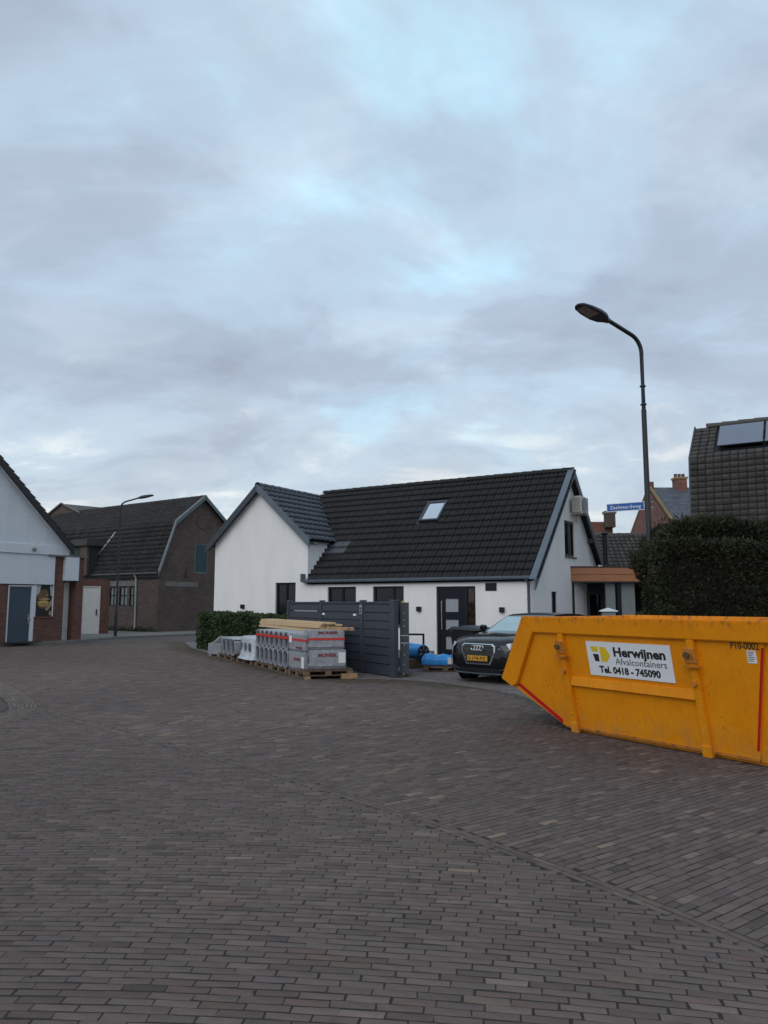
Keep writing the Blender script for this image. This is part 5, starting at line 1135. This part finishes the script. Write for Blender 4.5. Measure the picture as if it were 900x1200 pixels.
def bin_(loc, rot, lidm, label):
    t = thing('wheelie_bin', loc, rot, label, 'bin', 'wheelie bins')
    MB().add([(-.22, -.24, .06), (.22, -.24, .06), (.22, .24, .06), (-.22, .24, .06), (-.28, -.34, .96), (.28, -.34, .96), (.28, .36, .96), (-.28, .36, .96)], [(0, 3, 2, 1), (4, 5, 6, 7), (0, 1, 5, 4), (1, 2, 6, 5), (2, 3, 7, 6), (3, 0, 4, 7)]).build('body', M_black, t, .02)
    MB().add([(-.30, -.38, .962), (.30, -.38, .962), (.30, .38, .99), (-.30, .38, .99), (-.27, -.33, 1.02), (.27, -.33, 1.02), (.27, .34, 1.07), (-.27, .34, 1.07)], [(0, 3, 2, 1), (4, 5, 6, 7), (0, 1, 5, 4), (1, 2, 6, 5), (2, 3, 7, 6), (3, 0, 4, 7)]).build('lid', lidm, t, .015)
    for s in (-.25, .25): MB().lathe([(.02, -.03), (.10, -.03), (.10, .03), (.02, .03)], 14, 'x', (s, .26, .10)).build('wheel', M_tyre, t)
    MB().tube([(-.25, .42, 1.0), (.25, .42, 1.0)], .017, 8).build('handle', M_black, t)
bin_((2.18, 19.95, 0), R(52), M_black, 'black wheelie bin with black lid behind the parked car')
bin_((2.55, 20.75, 0), R(35), mat('dull_blue_lid', (.03, .05, .10), .5, .1), 'black wheelie bin with dull blue lid behind the parked car')

# ================================================================== CAR
car = thing('parked_car', (3.45, 17.72, 0), math.atan2(-.731, -.682), 'black compact SUV with chrome framed grille and yellow number plate', 'car')
def half(x, pts): return [(x, y, z) for y, z in pts] + [(x, -y, z) for y, z in reversed(pts[1:-1])]
ST = [(2.12, [(0, .34), (.50, .34), (.58, .44), (.60, .56), (.58, .70), (.50, .78), (.28, .81), (0, .82)]),
      (2.08, [(0, .24), (.62, .24), (.70, .38), (.72, .56), (.70, .72), (.60, .82), (.34, .865), (0, .875)]),
      (1.96, [(0, .20), (.76, .20), (.82, .36), (.83, .58), (.81, .76), (.70, .89), (.40, .93), (0, .94)]),
      (1.75, [(0, .19), (.82, .19), (.875, .36), (.885, .62), (.865, .82), (.74, .935), (.42, .975), (0, .985)]),
      (1.30, [(0, .19), (.84, .19), (.895, .36), (.905, .66), (.875, .87), (.75, .985), (.42, 1.02), (0, 1.03)]),
      (.80, [(0, .19), (.84, .19), (.89, .36), (.895, .68), (.875, .92), (.77, 1.03), (.42, 1.06), (0, 1.07)]),
      (.0, [(0, .19), (.85, .19), (.895, .36), (.895, .70), (.88, .95), (.78, 1.02), (.42, 1.05), (0, 1.05)]),
      (-1.3, [(0, .19), (.85, .19), (.90, .36), (.91, .72), (.885, .97), (.78, 1.04), (.42, 1.06), (0, 1.06)]),
      (-1.85, [(0, .22), (.80, .22), (.86, .40), (.87, .72), (.84, .97), (.74, 1.04), (.42, 1.06), (0, 1.06)]),
      (-2.06, [(0, .30), (.68, .30), (.74, .45), (.76, .70), (.72, .92), (.62, .99), (.38, 1.0), (0, 1.0)])]
cb = MB().loft([half(x, p) for x, p in ST]).build('body', M_car, car, 0, True)
gh = [(.86, .99, .80), (.10, 1.375, .635), (-.10, 1.42, .605), (-.55, 1.44, .60), (-1.25, 1.42, .59), (-1.68, 1.35, .58), (-2.0, .99, .74)]
rings = []
for x, z, wy in gh: rings.append([(x, -wy, z), (x, -wy * .6, z + .018), (x, 0, z + .025), (x, wy * .6, z + .018), (x, wy, z)])
cab = MB(); cab.loft(rings, closed=False)
for s in (-1, 1):
    lo = [(x, s * .80, 1.0) for x in (.86, .10, -.10, -.55, -1.25, -1.68, -2.0)]
    hi = [(x, s * wy, z) for x, z, wy in gh]; nn = len(lo)
    cab.add(lo + hi, [(i, i + 1, nn + i + 1, nn + i) for i in range(nn - 1)])
cab.build('cabin', M_car, car, 0, True)
def lerp(a, b, t): return tuple(a[i] + (b[i] - a[i]) * t for i in range(3))
A, B, C_, D_ = (.86, -.80, .995), (.86, .80, .995), (.10, .635, 1.38), (.10, -.635, 1.38)
wsn = Vector((.39, 0, .76)).normalized() * .022
ws = MB(); rws = []
for t in (.06, .35, .65, .93):
    a = lerp(A, D_, t); b = lerp(B, C_, t); row = []
    for k in range(7):
        u = .06 + .88 * k / 6; p = lerp(a, b, u); row.append((p[0] + wsn.x + .03 * math.sin(math.pi * u) * .6, p[1], p[2] + wsn.z))
    rws.append(row)
ws.loft(rws, closed=False); ws.build('windscreen', M_wscreen, car, 0, True)
for s in (-1, 1):
    MB().prism([(.55, 1.05), (.02, 1.34), (-.95, 1.37), (-.95, 1.05)], lambda a, b: (a, s * (.808 - (b - 1.0) * .42), b), lambda a, b: (a, s * (.79 - (b - 1.0) * .42), b)).build('side_window', M_glass, car)
    MB().prism([(-1.02, 1.05), (-1.02, 1.37), (-1.5, 1.32), (-1.72, 1.05)], lambda a, b: (a, s * (.808 - (b - 1.0) * .42), b), lambda a, b: (a, s * (.79 - (b - 1.0) * .42), b)).build('side_window', M_glass, car)
    mrm = MB().loft([[(.60, s * .93, 1.04), (.60, s * 1.06, 1.05), (.60, s * 1.06, 1.16), (.60, s * .93, 1.15)], [(.48, s * .92, 1.02), (.48, s * 1.09, 1.04), (.48, s * 1.09, 1.19), (.48, s * .92, 1.17)]]).build('door_mirror', M_car, car, .015); MB().tube([(.54, s * .82, 1.04), (.54, s * .95, 1.07)], .025, 6).build('mirror_arm', M_black, mrm)
    # headlight
    hl_ = MB().add([(2.065, s * .50, .745), (1.985, s * .72, .735), (1.80, s * .862, .775), (1.78, s * .835, .845), (1.95, s * .715, .855), (2.06, s * .50, .795)] + [(2.115, s * .50, .745), (2.045, s * .735, .73), (1.82, s * .885, .77), (1.80, s * .862, .85), (2.0, s * .735, .86), (2.10, s * .50, .80)],
                   [(0, 1, 2, 3, 4, 5), (6, 7, 10, 11), (7, 8, 9, 10)] + [(i, (i + 1) % 6, 6 + (i + 1) % 6, 6 + i) for i in range(6)]).build('headlight', M_headl, car)
    MB().tube([(2.123, s * .51, .735), (2.055, s * .735, .722), (1.83, s * .888, .76)], .009, 5).build('light_strip', M_steel, hl_)
    # lower intake
    ik = MB().add([(2.10, s * .56, .34), (2.06, s * .74, .37), (2.045, s * .76, .52), (2.115, s * .58, .60), (2.06, s * .56, .34), (1.98, s * .74, .37), (1.98, s * .76, .52), (2.06, s * .58, .60)], [(0, 1, 2, 3), (0, 3, 7, 4), (0, 4, 5, 1), (1, 5, 6, 2), (2, 6, 7, 3)]).build('air_intake', M_black, car)
    MB().tube([(2.12, s * .60, .61), (2.06, s * .775, .53), (2.07, s * .75, .36), (2.11, s * .52, .30)], .010, 5).build('intake_trim', M_anthra, ik)
# grille: eight-cornered bright frame, dark bars, ring emblem, plate
gp = [(-.36, .835), (.36, .835), (.43, .79), (.43, .66), (.31, .40), (-.31, .40), (-.43, .66), (-.43, .79)]
gx = lambda y, z, o: (2.155 - .035 * (y / .47) ** 2 - .12 * max(0, z - .70) - .10 * max(0, .5 - z) + o, y, z)
gi = [(y * .93, .62 + (z - .62) * .92) for y, z in gp]; k8 = len(gp)
gr = MB().add([gx(y, z, .012) for y, z in gp] + [gx(y, z, .016) for y, z in gi] + [gx(y, z, -.08) for y, z in gp] + [gx(y, z, -.05) for y, z in gi],
              [(k, (k + 1) % k8, k8 + (k + 1) % k8, k8 + k) for k in range(k8)] + [(k, 2 * k8 + k, 2 * k8 + (k + 1) % k8, (k + 1) % k8) for k in range(k8)] + [(k8 + k, k8 + (k + 1) % k8, 3 * k8 + (k + 1) % k8, 3 * k8 + k) for k in range(k8)]).build('grille_frame', M_steel, car)
MB().prism(gi, lambda a, b: gx(a, b, -.012), lambda a, b: gx(a, b, -.05)).build('grille_back', M_black, gr)
for k in range(6):
    z = .455 + k * .062; yy = .30 + (.085 * min(1, max(0, (z - .42) / .24))) - (.10 * max(0, (z - .765) / .06))
    MB().add([gx(-yy, z, .002), gx(0, z, .004), gx(yy, z, .002), gx(-yy, z + .026, .002), gx(0, z + .026, .004), gx(yy, z + .026, .002), gx(-yy, z, -.02), gx(0, z, -.02), gx(yy, z, -.02)], [(0, 1, 4, 3), (1, 2, 5, 4), (0, 6, 7, 1), (1, 7, 8, 2)]).build('grille_bar', mat('grille_bar_dark', (.03, .031, .034), .3, 0), gr)
for k in range(4):
    cy_ = -.105 + .07 * k; rp_ = []
    ringm = MB(); pts = [(gx(cy_, .745, .022)[0] + 0, cy_ + .052 * math.cos(a), .745 + .052 * math.sin(a)) for a in np.linspace(0, 2 * math.pi, 21)]
    ringm.tube(pts, .0085, 6).build('emblem_ring', M_steel, gr)
pm_ = MB().box(2.165, 2.175, -.26, .26, .475, .585).build('number_plate', M_plate, car, .002)
text('S-174-PZ', .095, M_ink, pm_, basis((2.1765, -.235, .496), (0, 1, 0), (0, 0, 1)), .001, width=.45)
MB().add([(2.10, -.54, .22), (2.10, .54, .22), (2.13, .50, .33), (2.13, -.50, .33), (2.0, -.5, .22), (2.0, .5, .22)], [(0, 1, 2, 3), (0, 4, 5, 1)]).build('lower_intake', M_black, car)
MB().tube([(2.115, -.60, .215), (2.14, 0, .21), (2.115, .60, .215)], .018, 6).build('skid_trim', M_anthra, car)
def wheel(x, s):
    t = MB().lathe([(.20, -.11), (.30, -.115), (.335, -.09), (.342, -.05), (.342, .05), (.335, .09), (.30, .115), (.20, .11)], 32, 'y', (x, s * .80, .342)).build('wheel', M_tyre, car, 0, True)
    rm = MB().lathe([(.205, .02), (.225, .11), (.215, .118), (.20, .08), (.05, .07), (.001, .08)] if s > 0 else [(.205, -.02), (.225, -.11), (.215, -.118), (.20, -.08), (.05, -.07), (.001, -.08)], 24, 'y', (x, s * .80, .342)).build('rim', M_grille, t, 0, True)
    for k in range(5): MB().box(-.022, .022, .085, .105, .03, .205).xf(Matrix.Translation((x, s * .80 if s > 0 else -.80, .342)) @ (Matrix.Scale(s, 4, (0, 1, 0))) @ Matrix.Rotation(k * 1.2566, 4, 'Y')).build('spoke', M_steel, t)
    MB().lathe([(.35, s * .088), (.405, s * .092), (.405, s * .108), (.35, s * .108)], 32, 'y', (x, s * .80, .345)).build('arch_trim', M_black, car)
for x in (1.30, -1.30):
    for s in (-1, 1): wheel(x, s)
MB().box(1.9, 1.2, -.3, .3, .16, .22).build('undertray', M_black, car)
for s in (-1, 1): MB().box(-.85, .85, s * .86 - .04, s * .86 + .055, .17, .34).build('sill', M_black, car, .01)

# ================================================================== HEDGES AND WEEDS
def leaves(name, P, Nrm, size, aspect, m, parent, tone_rng=(.6, 1.5), droop=.0, kind=True, seed=1, clump=2.2):
    g = np.random.default_rng(seed); n = len(P)
    d = Nrm + g.normal(0, .55, (n, 3)); d /= np.linalg.norm(d, axis=1)[:, None]
    s = np.cross(d, g.normal(0, 1, (n, 3))); s /= np.linalg.norm(s, axis=1)[:, None]
    L_ = size * g.uniform(.6, 1.4, n)[:, None]; W_ = L_ * aspect
    V = np.stack([P - d * L_ * .2, P + s * W_ + d * L_ * .3, P + d * L_, P - s * W_ + d * L_ * .3], 1)
    V[:, 2, 2] += droop * L_[:, 0]
    me = np_mesh(name, V.reshape(-1, 3), np.arange(4 * n).reshape(-1, 4), m)
    t = g.uniform(*tone_rng, n) * (1 + .30 * np.sin(P[:, 0] * clump + 1.5 * np.sin(P[:, 2] * clump * 1.3)) * np.sin(P[:, 2] * clump * 1.2 + P[:, 1] * clump))
    c = np.c_[t * g.uniform(.85, 1.25, n), t, t * g.uniform(.75, 1.1, n)]; tone_attr(me, np.repeat(c, 4, 0))
    return tag(link(name, me, parent), kind='stuff')
def hedge_shell(L_, D_, H_, n, seed, faces=('f', 'l', 'r', 't', 'b'), depth=.28, bump=.10, topvar=.0, round_=.15):
    """points on and just inside the surface of a clipped hedge, with lumps"""
    g = np.random.default_rng(seed); area = {'f': L_ * H_, 'b': L_ * H_ * .25, 'l': D_ * H_, 'r': D_ * H_ * .6, 't': L_ * D_}; tot = sum(area[f] for f in faces); P, N_ = [], []
    for f in faces:
        k = int(n * area[f] / tot); u, v = g.random(k), g.random(k)
        if f == 'f': p = np.c_[u * L_, 0 * u, v * H_]; nn = np.tile((0, -1, .15), (k, 1))
        if f == 'b': p = np.c_[u * L_, 0 * u + D_, v * H_]; nn = np.tile((0, 1, .15), (k, 1))
        if f == 'l': p = np.c_[0 * u, u * D_, v * H_]; nn = np.tile((-1, 0, .15), (k, 1))
        if f == 'r': p = np.c_[0 * u + L_, u * D_, v * H_]; nn = np.tile((1, 0, .15), (k, 1))
        if f == 't': p = np.c_[u * L_, v * D_, 0 * u + H_]; nn = np.tile((0, 0, 1.), (k, 1))
        P.append(p); N_.append(nn.astype(float))
    P = np.vstack(P); N_ = np.vstack(N_)
    lump = bump * (np.sin(P[:, 0] * 3.1 + 2 * np.sin(P[:, 2] * 1.7)) * np.sin(P[:, 2] * 2.7 + P[:, 1] * 2.1) + .6 * np.sin(P[:, 0] * 7.3 + P[:, 1] * 5) * np.sin(P[:, 2] * 6.1))
    P = P + N_ * lump[:, None] - N_ * (g.random(len(P)) ** 2)[:, None] * depth
    P[:, 2] += topvar * (P[:, 2] / H_) * (np.sin(P[:, 0] * 1.9 + .7) + .6 * np.sin(P[:, 0] * 4.3 + P[:, 1] * 3))
    sh_ = g.random(len(P)) < .10; P[sh_] += (N_[sh_] * .5 + np.array((0, 0, .5))) * (g.random(sh_.sum()) ** 1.5 * bump * 1.1)[:, None]
    return P, N_
def core_box(parent, L_, D_, H_, ins=.2): MB().box(ins, L_ - ins, ins, D_ - ins, 0, H_ - ins).build('light_block', M_core, parent)  # added dark box that stops light passing through the foliage
# tall conifer hedge behind the skip
ch_ = thing('conifer_hedge', (4.45, 12.30, 0), R(-9), 'tall dark green clipped conifer hedge behind the orange skip', 'hedge')
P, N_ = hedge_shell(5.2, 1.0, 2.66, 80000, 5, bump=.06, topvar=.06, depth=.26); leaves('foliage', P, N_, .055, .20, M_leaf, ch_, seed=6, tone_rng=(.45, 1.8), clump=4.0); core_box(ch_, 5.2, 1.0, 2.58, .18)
for x in (.5, 1.7, 2.9, 4.1): MB().tube([(x, .5, 0), (x + .05, .5, 2.0)], [.07, .03], 7).build('trunk', M_bark, ch_)
# looser conifers rising behind it
def conifer(loc, rot, L_, D_, H_, n, seed, label, tv_):
    t = thing('conifer_shrub', loc, rot, label, 'shrub', 'loose conifer shrubs'); P, N_ = hedge_shell(L_, D_, H_, n, seed, bump=.15, topvar=tv_, depth=.35)
    k = P[:, 2] > 1.6; P, N_ = P[k], N_[k]; e = np.minimum(P[:, 0], L_ - P[:, 0]); P[:, 2] -= np.clip(.45 - e, 0, .45) ** 1.5 * 1.6
    leaves('foliage', P, N_ + np.array((0, 0, .5)), .075, .17, M_leaf, t, seed=seed + 1, tone_rng=(.7, 1.7)); MB().box(.25, L_ - .25, .25, D_ - .25, 0, H_ - .45).build('light_block', M_core, t)  # leaves over an added dark box that blocks light
    MB().tube([(L_ / 2, D_ / 2, 0), (L_ / 2, D_ / 2, H_ - .5)], [.09, .03], 7).build('trunk', M_bark, t)
conifer((4.64, 13.0, 0), R(-9), 2.1, 1.3, 3.05, 48000, 21, 'loose olive conifer shrub rising behind the hedge beside the lamp post', .045)
conifer((6.05, 13.0, 0), R(-9), 2.8, 1.3, 3.02, 50000, 25, 'loose conifer shrub rising behind the hedge before the mansard roof', .05)
# clipped privet hedge along the white wing
hd0 = Vector((-2.85, 22.35)); hd1 = Vector((-6.95, 28.3)); hl0 = (hd1 - hd0).length; hr = math.atan2((hd0 - hd1).y, (hd0 - hd1).x)
lh = thing('privet_hedge', (hd1.x, hd1.y, 0), hr, 'low clipped green hedge along the white wing behind the tile bundles', 'hedge')
P, N_ = hedge_shell(hl0, .75, 1.28, 17000, 9, bump=.05, topvar=.03, depth=.15); leaves('foliage', P, N_, .06, .42, M_leaf2, lh, seed=10, tone_rng=(.55, 1.45), clump=3.5); core_box(lh, hl0, .75, 1.28, .10)
# weeds at the foot of the barn and along the fence
g = np.random.default_rng(31); n = 1100; u = g.random(n); P = np.c_[-12.413 + (-u * 5.5) * math.cos(R(-35)) + .25 * math.sin(R(-35)) * g.random(n), 41.483 + (-u * 5.5) * math.sin(R(-35)) - .35 * g.random(n), .1 + .28 * g.random(n) ** 2 * (.4 + .6 * np.sin(u * 21) ** 2)]
tag(leaves('weeds', P, np.tile((0, 0, 1.), (n, 1)), .10, .2, M_leaf2, None, seed=32), 'green weeds growing along the foot of the old barn', 'weeds', kind='stuff')
n = 2400; s_ = g.random(n) * 6.2; off = -.04 - .45 * g.random(n) ** 2; fdx = np.array((FD.x, FD.y)); nx = np.array((-FD.y, FD.x)) * 1.0
P = np.c_[.35 + fdx[0] * s_ + nx[0] * -off * -1, 17.25 + fdx[1] * s_ + nx[1] * -off * -1, .005 + .03 * g.random(n)]
tag(leaves('moss', P, np.tile((0, 0, .6), (n, 1)), .035, .35, mat('moss_green', (.045, .047, .022), .9, .2, attr=True), None, seed=33), 'mossy tufts in the joints along the fence foot', 'moss', kind='stuff')
